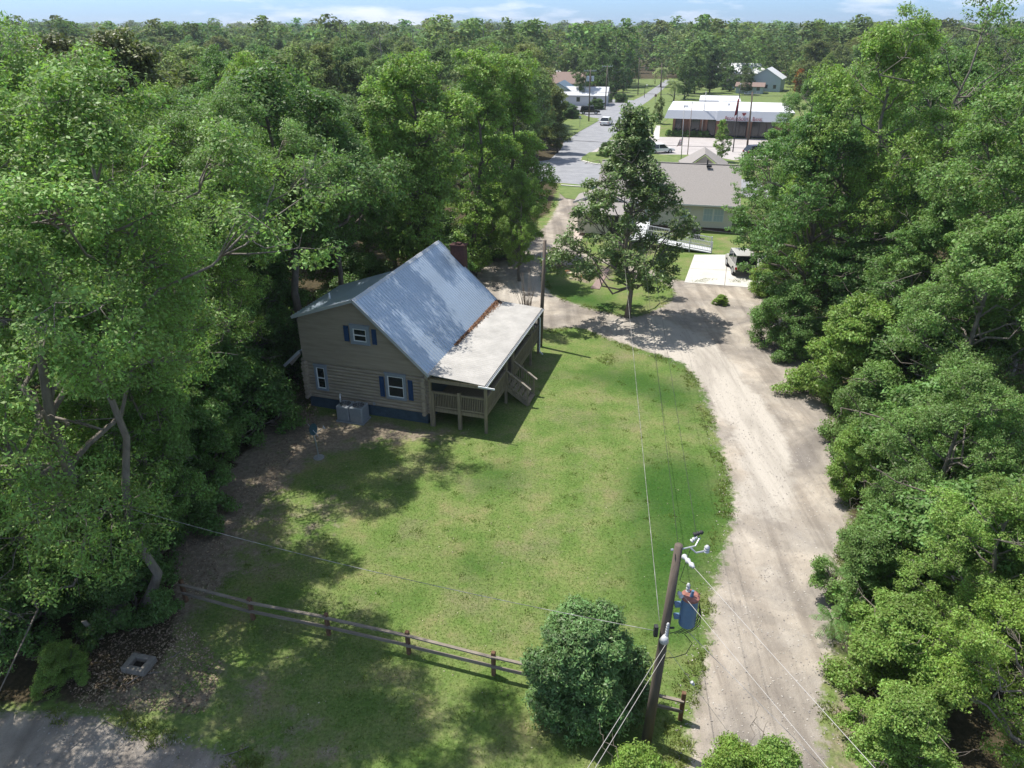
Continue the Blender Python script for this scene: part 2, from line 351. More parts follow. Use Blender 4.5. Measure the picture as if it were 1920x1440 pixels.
half = inpoly(GX, GY, PX((480, 960), (660, 870), (720, 930), (700, 990), (560, 1060), (500, 1120), (420, 1130), (430, 1040))); dirt[half] = np.maximum(dirt[half], .46)
half = inpoly(GX, GY, PX((330, 1180), (500, 1200), (640, 1300), (760, 1440), (1000, 1500), (400, 1500), (380, 1300))); dirt[half] = np.maximum(dirt[half], .46)
for p in (PX((890, 880), (970, 865), (985, 890), (930, 925), (885, 915)), PX((845, 1045), (900, 1022), (945, 1050), (910, 1078), (850, 1074)), PX((700, 1110), (770, 1100), (790, 1130), (730, 1150)), PX((560, 1000), (600, 985), (620, 1010), (580, 1030)), PX((1170, 900), (1230, 850), (1330, 860), (1372, 940), (1340, 1060), (1290, 1110), (1180, 1090), (1150, 1040), (1200, 1000)),
          PX((1180, 1090), (1290, 1110), (1320, 1180), (1260, 1250), (1200, 1180)), PX((1020, 520), (1130, 560), (1180, 575), (1140, 590), (1050, 560)), PX((1090, 780), (1130, 780), (1130, 800), (1090, 800)), PX((1130, 600), (1230, 590), (1340, 640), (1420, 740), (1480, 820), (1490, 960), (1430, 1020), (1400, 900), (1370, 800), (1300, 700), (1200, 650), (1130, 632)), PX((1420, 1040), (1480, 1040), (1470, 1120), (1410, 1120)), PX((920, 545), (1010, 500), (1020, 560), (960, 580)), PX((1040, 700), (1180, 690), (1280, 720), (1330, 800), (1200, 740))):
    lush[inpoly(GX, GY, p)] = 1
# woodland floor either side
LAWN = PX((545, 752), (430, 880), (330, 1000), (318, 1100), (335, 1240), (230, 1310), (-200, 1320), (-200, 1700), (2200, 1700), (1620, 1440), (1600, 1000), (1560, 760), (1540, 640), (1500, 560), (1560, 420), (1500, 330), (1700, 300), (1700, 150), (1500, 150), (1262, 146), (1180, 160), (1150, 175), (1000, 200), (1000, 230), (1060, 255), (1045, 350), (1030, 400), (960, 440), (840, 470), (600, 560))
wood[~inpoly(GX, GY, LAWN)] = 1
i0, i1 = np.searchsorted(xs, -42), np.searchsorted(xs, 42.01); j0, j1 = np.searchsorted(ys, 9), np.searchsorted(ys, 99.9)
for A, r in ((gravel, 2), (dirt, 3), (lush, 3), (wood, 4)): A[i0:i1, j0:j1] = blur(A[i0:i1, j0:j1], r)
nx, ny = len(xs), len(ys)
rngG = np.random.default_rng(5)
def hills(x, y):
    far = np.clip((np.abs(x) - 60) / 400, 0, 1) + np.clip((y - 350) / 900, 0, 1)
    return 0 * far
VZ = hills(GX, GY)
idx = np.arange(nx * ny).reshape(nx, ny)
Q = np.stack([idx[:-1, :-1], idx[1:, :-1], idx[1:, 1:], idx[:-1, 1:]], -1).reshape(-1, 4)
def grid_mesh(name, Q, dz):
    used, inv = np.unique(Q, return_inverse=True); inv = inv.reshape(-1, 4)
    co = np.stack([GX.ravel()[used], GY.ravel()[used], VZ.ravel()[used] + dz], 1)
    me = bpy.data.meshes.new(name); me.vertices.add(len(co)); me.vertices.foreach_set('co', co.ravel().astype(np.float32))
    n = len(inv); me.loops.add(4 * n); me.loops.foreach_set('vertex_index', inv.ravel().astype(np.int32))
    me.polygons.add(n); me.polygons.foreach_set('loop_start', np.arange(0, 4 * n, 4, dtype=np.int32)); me.polygons.foreach_set('loop_total', np.full(n, 4, dtype=np.int32))
    a = me.attributes.new('cover', 'FLOAT_COLOR', 'POINT')
    c = np.stack([gravel.ravel()[used], dirt.ravel()[used], lush.ravel()[used], wood.ravel()[used]], 1); a.data.foreach_set('color', c.ravel().astype(np.float32))
    me.update(calc_edges=True); return me

def ground_mat():
    m = bpy.data.materials.new('yard_ground'); m.use_nodes = True; t = m.node_tree; p = t.nodes['Principled BSDF']
    p.inputs['Roughness'].default_value = .95; p.inputs['Specular IOR Level'].default_value = .1
    L = t.links.new
    geo = N(t, 'ShaderNodeNewGeometry')
    flat = N(t, 'ShaderNodeVectorMath', operation='MULTIPLY'); flat.inputs[1].default_value = (1, 1, 0); L(geo.outputs['Position'], flat.inputs[0])
    at = N(t, 'ShaderNodeAttribute'); at.attribute_name = 'cover'; sp = N(t, 'ShaderNodeSeparateColor'); L(at.outputs['Color'], sp.inputs[0])
    def noise(s, det=5, rough=.6, vec=None, dist=0):
        n = N(t, 'ShaderNodeTexNoise'); n.inputs['Scale'].default_value = s; n.inputs['Detail'].default_value = det; n.inputs['Roughness'].default_value = rough; n.inputs['Distortion'].default_value = dist
        L(vec or flat.outputs[0], n.inputs[0]); return n.outputs[0]
    def ramp(f, pts):
        r = N(t, 'ShaderNodeValToRGB'); e = r.color_ramp.elements
        while len(e) < len(pts): e.new(.5)
        for k, (q, c) in enumerate(pts): e[k].position = q; e[k].color = (*c, 1)
        L(f, r.inputs[0]); return r.outputs[0]
    def mix(f, a, b, mode='MIX'):
        x = N(t, 'ShaderNodeMixRGB', blend_type=mode)
        for i, v in ((0, f), (1, a), (2, b)):
            if isinstance(v, (int, float)): x.inputs[i].default_value = v
            elif isinstance(v, tuple): x.inputs[i].default_value = (*v, 1)
            else: L(v, x.inputs[i])
        return x.outputs[0]
    def M(op, a, b, c=None):
        x = N(t, 'ShaderNodeMath', operation=op)
        for i, v in enumerate((a, b, c)):
            if v is None: continue
            if isinstance(v, (int, float)): x.inputs[i].default_value = v
            else: L(v, x.inputs[i])
        return x.outputs[0]
    def mask(ch, amt, nz, lo=.42, hi=.58):   # edge broken up by noise
        s = M('ADD', ch, M('MULTIPLY', M('SUBTRACT', nz, .5), amt))
        r = N(t, 'ShaderNodeMapRange'); r.interpolation_type = 'SMOOTHSTEP'; r.inputs[1].default_value = lo; r.inputs[2].default_value = hi; L(s, r.inputs[0]); return r.outputs[0]
    big = noise(.11, 4); mid = noise(.55, 5, .65); fine = noise(4.5, 6, .7); grain = noise(22, 4, .75); tuft = noise(9, 5, .75)
    grass = ramp(mid, [(.28, (.082, .150, .032)), (.44, (.121, .186, .048)), (.56, (.162, .205, .068)), (.68, (.215, .21, .095)), (.8, (.26, .23, .135))])
    dry = noise(.35, 6, .7); grass = mix(M('MULTIPLY', ramp(dry, [(.50, (0, 0, 0)), (.68, (1, 1, 1))]), .62), grass, (.21, .185, .115))
    grass = mix(M('MULTIPLY', ramp(fine, [(.55, (0, 0, 0)), (.75, (1, 1, 1))]), .35), grass, (.27, .23, .13))
    grass = mix(M('MULTIPLY', sp.outputs[2], .9), grass, ramp(mid, [(.3, (.022, .075, .012)), (.75, (.042, .105, .018))]))
    grass = mix(.75, grass, ramp(tuft, [(.28, (.40, .42, .36)), (.5, (.95, .95, .95)), (.72, (1.45, 1.42, 1.3))]), 'MULTIPLY')
    soil = ramp(fine, [(.25, (.13, .11, .085)), (.5, (.235, .20, .155)), (.75, (.35, .305, .245))])
    soil = mix(.7, soil, ramp(grain, [(.3, (.55, .52, .48)), (.7, (1.4, 1.36, 1.3))]), 'MULTIPLY')
    grv = ramp(mid, [(.25, (.25, .222, .19)), (.5, (.33, .297, .258)), (.72, (.41, .375, .33))])
    gb = ramp(noise(.28, 5, .65, None, .8), [(.34, (.66, .66, .68)), (.5, (.92, .91, .90)), (.64, (1.2, 1.17, 1.13))])
    grv = mix(1, grv, gb, 'MULTIPLY')
    grv = mix(mask(sp.outputs[2], .9, noise(.9, 5, .65), .36, .70), grv, (.425, .39, .345))
    # wheel tracks drawn out along the drive
    mp = N(t, 'ShaderNodeMapping'); mp.inputs['Rotation'].default_value = (0, 0, rad(-14)); mp.inputs['Scale'].default_value = (1.1, .10, 1); L(flat.outputs[0], mp.inputs[0])
    trk = noise(1.0, 4, .6, mp.outputs[0], .6)
    grv = mix(.8, grv, ramp(trk, [(.38, (.74, .73, .72)), (.55, (1.1, 1.1, 1.09))]), 'MULTIPLY')
    peb = noise(34, 3, .8)
    grv = mix(.55, grv, ramp(peb, [(.3, (.7, .69, .68)), (.5, (1, 1, 1)), (.7, (1.22, 1.21, 1.2))]), 'MULTIPLY')
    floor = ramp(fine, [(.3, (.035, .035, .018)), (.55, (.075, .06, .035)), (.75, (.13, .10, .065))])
    n1 = noise(1.3, 6, .7); n2 = noise(2.6, 6, .72)
    c = mix(mask(sp.outputs[1], 1.0, n1, .40, .66), grass, soil)
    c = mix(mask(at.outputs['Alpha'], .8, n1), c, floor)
    c = mix(mask(sp.outputs[0], 1.25, n2, .38, .66), c, grv)
    # thin worn spots anywhere on the grass and tufts on the drive
    L(c, p.inputs['Base Color'])
    bn = N(t, 'ShaderNodeBump'); bn.inputs['Strength'].default_value = .7; bn.inputs['Distance'].default_value = .06
    hsum = M('ADD', M('MULTIPLY', tuft, .7), M('MULTIPLY', grain, .4)); L(hsum, bn.inputs['Height']); L(bn.outputs[0], p.inputs['Normal'])
    return m
M_GROUND = ground_mat()
g = link('ground', grid_mesh('ground', Q, 0)); g.data.materials.append(M_GROUND); tag(g, kind='structure')
gq = gravel.ravel()[Q].mean(1) > .5
cy = GY.ravel()[Q].mean(1)
dv = link('gravel_drive', grid_mesh('gravel_drive', Q[gq], .004)); dv.data.materials.append(M_GROUND); tag(dv, kind='structure')

def sheet(name, pts, z, m, kind='structure', sub=0):
    mb = MB(); mb.add([(p[0], p[1], z) for p in pts], [tuple(range(len(pts)))])
    o = mb.build(name, m); 
    return tag(o, kind=kind)
M_ASPH = mat('asphalt', (.23, .235, .25), .9, var=.12, nscale=.6, col2=(.29, .295, .31), bump=.3, bscale=40)
M_CONC = mat('concrete', (.52, .50, .46), .9, var=.12, nscale=.9, bump=.2, bscale=50)
M_CONCP = mat('concrete_pinkish', (.46, .39, .34), .9, var=.15, nscale=1.2, bump=.2, bscale=50)
M_CURB = mat('kerb_concrete', (.58, .56, .52), .9, var=.1, nscale=2)
M_LOT = mat('parking_surface', (.40, .37, .355), .9, var=.12, nscale=.4, bump=.2)
M_PAINT = mat('road_paint', (.75, .75, .72), .7)
# cross street, side street, far street
town = rad(-14.5)
sheet('road', PX((700, 318), (1052, 343), (1112, 348), (1500, 377), (1560, 352), (1160, 314), (1108, 306), (1088, 300), (1115, 285), (1135, 274), (1500, 290), (1500, 278), (1140, 262), (1155, 250), (1170, 238), (1175, 215), (1215, 190), (1240, 170), (1262, 149), (1248, 150), (1205, 180), (1188, 188), (1130, 186), (1060, 183), (1000, 180), (1000, 200), (1060, 203), (1108, 220), (1124, 222), (1070, 258), (1058, 262), (1052, 280), (1030, 300), (980, 306), (700, 300)), .004, M_ASPH)
sheet('parking_lot', PX((1085, 300), (1130, 272), (1160, 255), (1500, 262), (1540, 300), (1320, 300), (1240, 290), (1170, 280), (1130, 290)), .008, M_LOT)
M_GRASS2 = mat('mown_grass', (.10, .17, .035), .95, var=.25, nscale=.8, col2=(.17, .21, .065), bump=.6, bscale=30)
sheet('grass_verge', PX((1090, 296), (1105, 286), (1140, 284), (1240, 290), (1320, 291), (1400, 305), (1400, 318), (1250, 314), (1160, 312), (1110, 306), (1092, 301)), .05, M_GRASS2)
sheet('grass_verge', PX((1052, 232), (1090, 220), (1112, 224), (1124, 226), (1090, 245), (1066, 258), (1045, 256), (1035, 245)), .05, M_GRASS2)
sheet('grass_verge', PX((1052, 350), (1108, 353), (1112, 360), (1088, 376), (1060, 372), (1048, 362)), .05, M_GRASS2)
sheet('grass_verge', PX((1145, 262), (1160, 246), (1178, 238), (1186, 215), (1228, 186), (1245, 172), (1262, 180), (1262, 215), (1225, 245), (1210, 268), (1170, 268)), .05, M_GRASS2)
sheet('grass_verge', PX((1180, 148), (1240, 148), (1246, 152), (1222, 168), (1200, 178), (1180, 182), (1172, 165)), .05, M_GRASS2)
sheet('grass_verge', PX((1250, 175), (1300, 165), (1420, 168), (1560, 180), (1560, 210), (1300, 205)), .05, M_GRASS2)
sheet('path', PX((1222, 262), (1230, 236), (1238, 236), (1236, 262)), .06, M_CONC)
sheet('driveway', PX((1302, 478), (1460, 478), (1475, 545), (1372, 537), (1283, 530)), .03, M_CONC)
sheet('driveway', PX((1062, 462), (1082, 430), (1102, 400), (1122, 374), (1148, 366), (1150, 372), (1112, 415), (1092, 445), (1085, 462)), .012, M_CONCP)
j = MB()
for a, b in ((G(1365, 478), G(1358, 540)), (G(1294, 504), G(1465, 512))): j.bar(a + Vector((0, 0, .031)), b + Vector((0, 0, .031)), .05, .006)
tag(j.build('driveway_joint', mat('joint_dark', (.2, .18, .16), .9)), kind='structure')
k = MB()
def curb(pts, w=.3, h=.12):
    for a, b in zip(pts, pts[1:]): k.bar(a + Vector((0, 0, h / 2)), b + Vector((0, 0, h / 2 )), w, h)
curb(PX((1052, 348), (1080, 350), (1115, 352))); curb(PX((1092, 302), (1110, 307), (1160, 313), (1250, 315)), .35)
tag(k.build('kerb', M_CURB), kind='structure')
# ------------------------------------------------------------------ the log house
M_LOG = mat('log_tan', (.345, .29, .225), .8, var=.22, nscale=3, bump=.5, bscale=18, stretch=(.4, 1, 3))
M_SIDE = mat('board_tan', (.325, .272, .208), .8, var=.16, nscale=2.5, bump=.3, bscale=20, stretch=(.3, 1, 3))
M_FND = mat('foundation_blue', (.045, .075, .105), .85, var=.25, nscale=3)
M_TRIMB = mat('trim_grey_blue', (.25, .29, .34), .7, var=.08)
M_SHUT = mat('shutter_blue', (.012, .05, .135), .55, var=.1)
M_WHITE = mat('vinyl_white', (.78, .79, .80), .5)
M_GLASS = mat('window_glass', (.02, .025, .025), .08, spec=.8)
M_ROOF = mat('roof_metal_grey', (.43, .51, .60), .36, metal=.45, spec=.5, var=.09, nscale=.9, stretch=(1, .3, .3))
M_ROOFW = mat('roof_metal_white', (.40, .385, .36), .5, metal=.1, spec=.4, var=.18, nscale=1.1)
M_FASC = mat('fascia_metal', (.50, .52, .54), .5, metal=.2)
M_DECK = mat('treated_wood', (.24, .20, .14), .85, var=.3, nscale=4, bump=.4, bscale=20, stretch=(3, 3, .5))
M_BRICKD = mat('chimney_brick', (.075, .035, .03), .9, var=.4, nscale=9, bump=.5, bscale=30)  # brick colour darkened for the shadow the chimney stands in
M_WOOD = mat('weathered_wood', (.33, .29, .24), .9, var=.3, nscale=3, bump=.5, bscale=25)
M_SHADEWALL = mat('porch_wall_shade', (.06, .085, .11), .8, var=.15)  # dark blue shade under the porch roof, put into the wall colour
M_DARK = mat('dark_iron', (.03, .03, .032), .6)
M_GREY = mat('galvanised', (.42, .44, .46), .45, metal=.6)
HA = rad(-16.7)
house = thing('log_house', (-11.02, 34.16, 0), 'two storey tan log house with blue shutters and a pale metal roof, beside the lawn', 'house', rz=HA)
RX, RZ, SL = 3.43, 6.57, .925       # ridge and pitch
D0, D1, DD = -.35, 10.95, 4.6       # roof near end, far end, far end of the dormer
WD = 10.5
mb = MB(); mb.bb((.05, .02, -.3), (6.95, WD, .62)); mb.build('foundation', M_FND, house)
# log courses: gable wall, its crossing ends, side walls
lg = MB(); n = 12; hh = (2.85 - .62) / n
for i in range(n):
    z = .62 + hh * (i + .5)
    for y in (.04, WD - .04): lg.tube([(-.14, y, z), (7.14, y, z)], .101, 12)
    for x in (.10, 6.90): lg.tube([(x, -.34 + .05 * (i % 2), z - (hh / 2 if i else 0)), (x, WD + .25, z - (hh / 2 if i else 0))], .112, 10)
lg.build('log_wall', M_LOG, house, smooth=False)
inner = MB(); inner.bb((.05, .05, .6), (6.95, WD - .05, 2.9)); inner.build('inner_wall', M_SHADEWALL, house)
# porch side wall: sheet in the dark blue of the roof's shade, with door
pw = MB(); pw.bb((7.02, .35, .8), (7.06, WD - .3, 2.9)); pw.build('porch_wall', M_SHADEWALL, house)
# upper gable boards
def xr(z): return RX + (RZ - .16 - z) / SL
def xl(z): return 0.0 if z < 5.30 else (RX - (RZ - .16 - z) / .345)
bh = .205
for Y0, sgn in ((-.06, -1), (WD + .02, 1)):
    sd = MB()
    z = 2.84
    while z < RZ - .2:
        z1 = min(z + bh, RZ - .17)
        if sgn < 0: a0, a1 = max(xl(z), -.0), max(xl(z1), 0)
        else: a0, a1 = RX - (RZ - .16 - z) / SL, RX - (RZ - .16 - z1) / SL
        b0, b1 = xr(z), xr(z1); f = .036 * sgn; k = .10 * -sgn
        a1 = min(a1, b1 - .01)
        sd.add([(a0, Y0 + f, z), (b0, Y0 + f, z), (b1, Y0 + f * .2, z1), (a1, Y0 + f * .2, z1), (a0, Y0 + k, z), (b0, Y0 + k, z), (b1, Y0 + k, z1), (a1, Y0 + k, z1)],
               [(0, 1, 2, 3), (7, 6, 5, 4), (0, 4, 5, 1), (1, 5, 6, 2), (2, 6, 7, 3), (3, 7, 4, 0)])
        z += bh
    sd.build('gable_siding', M_SIDE, house)
dm = MB(); dm.bb((0.0, .05, 2.86), (.12, DD - .15, 5.22)); dm.bb((.12, DD - .25, 3), (3.2, DD - .15, 5.2)); dm.build('dormer_wall', M_SIDE, house)

def ribbed(name, m, x0, z0, x1, z1, d0, d1, pitch=.25, rib=.03, th=.05, parent=house):
    """metal sheet with raised ribs that run down the slope (x0,z0)->(x1,z1)"""
    mb = MB(); L = math.hypot(x1 - x0, z1 - z0); nx, nz = -(z1 - z0) / L, (x1 - x0) / L
    if nz < 0: nx, nz = -nx, -nz
    prof = [(d0, 0)]; d = d0 + pitch * .5
    while d < d1 - .06:
        prof += [(d - .035, 0), (d - .015, rib), (d + .015, rib), (d + .035, 0)]; d += pitch
    prof.append((d1, 0)); k = len(prof)
    vs = [(x0 + nx * h, y, z0 + nz * h) for y, h in prof] + [(x1 + nx * h, y, z1 + nz * h) for y, h in prof]
    mb.add(vs, [(i, i + 1, k + i + 1, k + i) for i in range(k - 1)])
    o, t = .004, th
    pl = [(x0 - nx * o, z0 - nz * o), (x1 - nx * o, z1 - nz * o), (x1 - nx * t, z1 - nz * t), (x0 - nx * t, z0 - nz * t)]
    mb.prism(pl, d0 + .002, d1 - .002)
    me = bpy.data.meshes.new(name); me.from_pydata(mb.v, [], mb.f); me.materials.append(m); me.update()
    return link(name, me, parent)
EX, EZ = 7.29, 3.0
LX = -1.0; LZ = RZ - SL * (RX - LX)
roof = ribbed('roof', M_ROOF, RX, RZ, EX, EZ, D0, D1)
ribbed('roof', M_ROOF, RX, RZ, LX, LZ, DD, D1)
ribbed('roof', M_ROOF, .0, RZ - SL * RX, LX, LZ, D0, DD)
ribbed('dormer_roof', M_ROOF, RX - .02, RZ - .01, -.14, RZ - .01 - .345 * (RX + .12), D0, DD)
rc = MB(); rc.add([(RX - .16, D0 - .01, RZ - .06), (RX, D0 - .01, RZ + .03), (RX + .14, D0 - .01, RZ - .10), (RX - .16, D1, RZ - .06), (RX, D1, RZ + .03), (RX + .14, D1, RZ - .10)], [(0, 1, 4, 3), (1, 2, 5, 4)])
rc.build('ridge_cap', M_FASC, roof)
# barge boards
for a_, b_ in (((RX + .03, D0 - .02, RZ - .06), (EX, D0 - .02, EZ - .05)), ((RX - .03, D0 - .02, RZ - .06), (-.14, D0 - .02, RZ - .345 * (RX + .14) - .06)), ((.05, D0 - .02, LZ + SL * 1.05 - .05), (LX, D0 - .02, LZ - .05)),
               ((RX + .05, D1 + .02, RZ - .1), (EX, D1 + .02, EZ - .06)), ((RX - .05, D1 + .02, RZ - .1), (LX, D1 + .02, LZ - .06))):
    fb = MB(); fb.bar(a_, b_, .03, .15); fb.build('barge_board', M_FASC, house)
fw = MB(); fw.bar((-.12, -.1, LZ + .68), (LX + .25, -.1, LZ - .02), .06, .16); fw.build('eave_beam', M_WOOD, house); fw = MB(); fw.bb((6.95, -.16, 2.62), (7.2, -.05, 2.9)); fw.build('eave_beam', M_WOOD, house)
vp = MB(); vp.tube([(1.2, 1.3, 5.4), (1.2, 1.3, 6.15)], .05, 8); vp.build('vent_pipe', M_WHITE, house, smooth=True)

def window(x0, z0, x1, z1, fr, depth=-.06, top=0):
    w = MB(); y = depth
    w.bb((x0 - fr, y - .05, z0 - fr), (x0, y + .05, z1 + fr)); w.bb((x1, y - .05, z0 - fr), (x1 + fr, y + .05, z1 + fr))
    w.bb((x0, y - .047, z1), (x1, y + .05, z1 + fr)); w.bb((x0, y - .047, z0 - fr), (x1, y + .05, z0))
    w.bb((x0 - fr - .04, y - .07, z1 + fr), (x1 + fr + .04, y + .05, z1 + fr + .05))
    o = w.build('window', M_TRIMB, house)
    s = MB(); zm = (z0 + z1) / 2; b = .045
    s.bb((x0, y - .03, z0), (x0 + b, y + .02, z1)); s.bb((x1 - b, y - .03, z0), (x1, y + .02, z1)); s.bb((x0 + b, y - .03, z1 - b), (x1 - b, y + .02, z1)); s.bb((x0 + b, y - .03, z0), (x1 - b, y + .02, z0 + b)); s.bb((x0 + b, y - .034, zm - .03), (x1 - b, y + .018, zm + .02))
    s.build('sash', M_WHITE, o)
    p = MB(); p.bb((x0 + b, y - .005, z0 + b), (x1 - b, y + .012, z1 - b)); p.build('pane', M_GLASS, o)
    return o
window(.74, 1.26, 1.22, 2.48, .12, -.075); window(4.86, 1.36, 5.74, 2.55, .13, -.075); window(3.20, 4.30, 3.92, 4.98, .17, -.125)
def shutter(x, z0, z1, w=.26, y=-.09):
    s = MB(); s.bb((x, y, z0), (x + w, y + .035, z0 + .07)); s.bb((x, y, z1 - .07), (x + w, y + .035, z1)); s.bb((x, y, z0 + .07), (x + .04, y + .035, z1 - .07)); s.bb((x + w - .04, y, z0 + .07), (x + w, y + .035, z1 - .07))
    z = z0 + .08
    while z < z1 - .1: s.add([(x + .04, y + .006, z), (x + w - .04, y + .006, z), (x + w - .04, y + .028, z + .045), (x + .04, y + .028, z + .045)], [(0, 1, 2, 3)]); z += .05
    s.bb((x + .04, y + .029, z0 + .07), (x + w - .04, y + .033, z1 - .07))
    s.build('shutter', M_SHUT, house)
shutter(4.38, 1.28, 2.44); shutter(5.98, 1.28, 2.44); shutter(2.66, 4.22, 5.06, .27, -.14); shutter(4.22, 4.22, 5.04, .25, -.14)
vb = MB(); vb.bb((3.9, -.12, .70), (4.02, -.05, .84)); vb.build('vent_box', M_GREY, house)
# chimney on the far gable
cb = MB(); cb.bb((4.25, WD + .32, -.2), (5.12, WD + .95, 6.32)); ch = cb.build('chimney', M_BRICKD, house)
c2 = MB(); c2.bb((4.19, WD + .27, 6.32), (5.18, WD + 1.0, 6.40)); c2.bb((4.55, WD + .45, 6.40), (4.85, WD + .8, 6.50)); c2.build('chimney_cap', M_BRICKD, ch)
# porch
PXo = 10.15
ribbed('porch_roof', M_ROOFW, 7.10, 3.08, 10.22, 2.86, D0, D1 - .1, .21, .016, .03)
fz = MB(); fz.bb((7.3, D0 - .02, 2.66), (10.2, D0 + .02, 2.83)); fz.bb((7.3, D1 - .14, 2.66), (10.2, D1 - .1, 2.83)); fz.bb((10.06, D0 + .02, 2.64), (10.12, D1 - .14, 2.80)); fz.bb((7.15, D0 + .1, 2.70), (7.2, D1 - .2, 2.84))
for i in range(18): fz.bb((7.2, -.1 + i * .62, 2.70), (10.06, -.06 + i * .62, 2.79))
fz.build('porch_beam', M_DECK, house)
gt = MB(); gy0, gy1 = D0, D1 - .05; gx = 10.24
gt.add([(gx, gy0, 2.82), (gx, gy1, 2.82), (gx, gy0, 2.74), (gx, gy1, 2.74), (gx + .11, gy0, 2.74), (gx + .11, gy1, 2.74), (gx + .12, gy0, 2.83), (gx + .12, gy1, 2.83), (gx + .105, gy0, 2.83), (gx + .105, gy1, 2.83), (gx + .1, gy0, 2.75), (gx + .1, gy1, 2.75), (gx + .012, gy0, 2.75), (gx + .012, gy1, 2.75), (gx + .012, gy0, 2.82), (gx + .012, gy1, 2.82)],
       [(0, 1, 3, 2), (2, 3, 5, 4), (4, 5, 7, 6), (6, 7, 9, 8), (8, 9, 11, 10), (10, 11, 13, 12), (12, 13, 15, 14), (14, 15, 1, 0)])
gt.build('gutter', M_FASC, house)
tr = MB(); tr.bar((9.9, D0 - .06, 2.79), (10.75, D0 - .06, 2.76), .05, .08); tr.build('gutter_end', M_WHITE, house)
ds = MB(); ds.tube([(10.3, 9.9, 2.75), (10.22, 10.0, 2.6), (10.27, 10.15, 2.45), (10.27, 10.15, .35), (10.30, 10.1, .22), (10.55, 9.9, .15)], .045, 8); ds.build('downspout', M_WHITE, house)
dk = MB(); DZ = 1.02
dk.bb((7.10, -.05, DZ - .18), (PXo - .06, -.01, DZ)); dk.bb((PXo - .06, -.05, DZ - .18), (PXo - .02, 10.3, DZ)); dk.bb((7.10, 10.26, DZ - .18), (PXo - .06, 10.3, DZ))
y = -.04
while y < 10.2: dk.bb((7.08, y, DZ + .001), (PXo + .02, y + .135, DZ + .03)); y += .142
dk.build('porch_deck', M_DECK, house)
def post(x, y, z0, z1, w=.13):
    p = MB(); p.bb((x - w / 2, y - w / 2, z0), (x + w / 2, y + w / 2, z1)); return p.build('porch_post', M_DECK, house)
for x, y in ((PXo, -.04), (PXo, 3.38), (PXo, 4.66), (PXo, 8.48), (PXo, 10.26), (7.22, -.12)): post(x, y, -.1, 2.68 if x > 8 else 2.7)
for x, y in ((8.75, -.04),): post(x, y, -.1, 2.12, .17)
post(7.35, -.12, -.1, 2.05, .12); post(PXo, 6.6, -.1, .85)
def rail(p, q, nbal, name='porch_railing', h=.95, bw=.032):
    p = Vector(p); q = Vector(q); r = MB()
    up = Vector((0, 0, h)); lo = Vector((0, 0, .1))
    r.bar(p + up, q + up, .13, .04); r.bar(p + up - Vector((0, 0, .07)), q + up - Vector((0, 0, .07)), .045, .075); r.bar(p + lo, q + lo, .045, .08)
    for i in range(nbal):
        a = p + (q - p) * ((i + .5) / nbal); r.bar(a + lo * .5, a + up - Vector((0, 0, .03)), bw, bw)
    return r.build(name, M_DECK, house)
rail((7.42, -.06, DZ + .03), (8.66, -.06, DZ + .03), 14); rail((8.84, -.06, DZ + .03), (PXo - .08, -.06, DZ + .03), 13)
rail((PXo, .05, DZ + .03), (PXo, 3.30, DZ + .03), 28); rail((PXo, 4.74, DZ + .03), (PXo, 8.40, DZ + .03), 32); rail((PXo, 8.56, DZ + .03), (PXo, 10.2, DZ + .03), 14); rail((PXo - .08, 10.26, DZ + .03), (7.3, 10.26, DZ + .03), 24)
# plain shiplap skirt of the railing as the photo shows it from outside
sk = MB()
st = MB()
for i in range(5):
    z = DZ - .19 * (i + 1) + .03; x = PXo + .06 + i * .25
    st.bb((x, 3.45, z), (x + .27, 4.60, z + .04))
for yy in (3.42, 4.60): st.bar((PXo, yy, DZ - .12), (PXo + 1.3, yy, -.02), .04, .22)
st.build('steps', M_DECK, house)
for yy, nb in ((3.36, 9), (4.68, 9)):
    o = rail((PXo + .05, yy, DZ + .02), (PXo + 1.25, yy, .20), nb, 'stair_railing', .92)
    for x, z1 in ((PXo + 1.22, 1.12),): post(x, yy, -.1, z1, .09)
for yy in (3.36, 4.68): hr = MB(); hr.bar((PXo + .92, yy, .03 + DZ * .36 + .98), (PXo + 1.40, yy, 1.02), .15, .03); hr.build('handrail_cap', M_WOOD, house)
dr = MB(); dr.bb((7.06, 4.0, 1.05), (7.10, 4.9, 2.95)); door = dr.build('door', M_DECK, house); dh = MB(); dh.tube([(7.1, 4.1, 1.95), (7.15, 4.1, 1.95)], .03, 8); dh.build('handle', M_GREY, door)

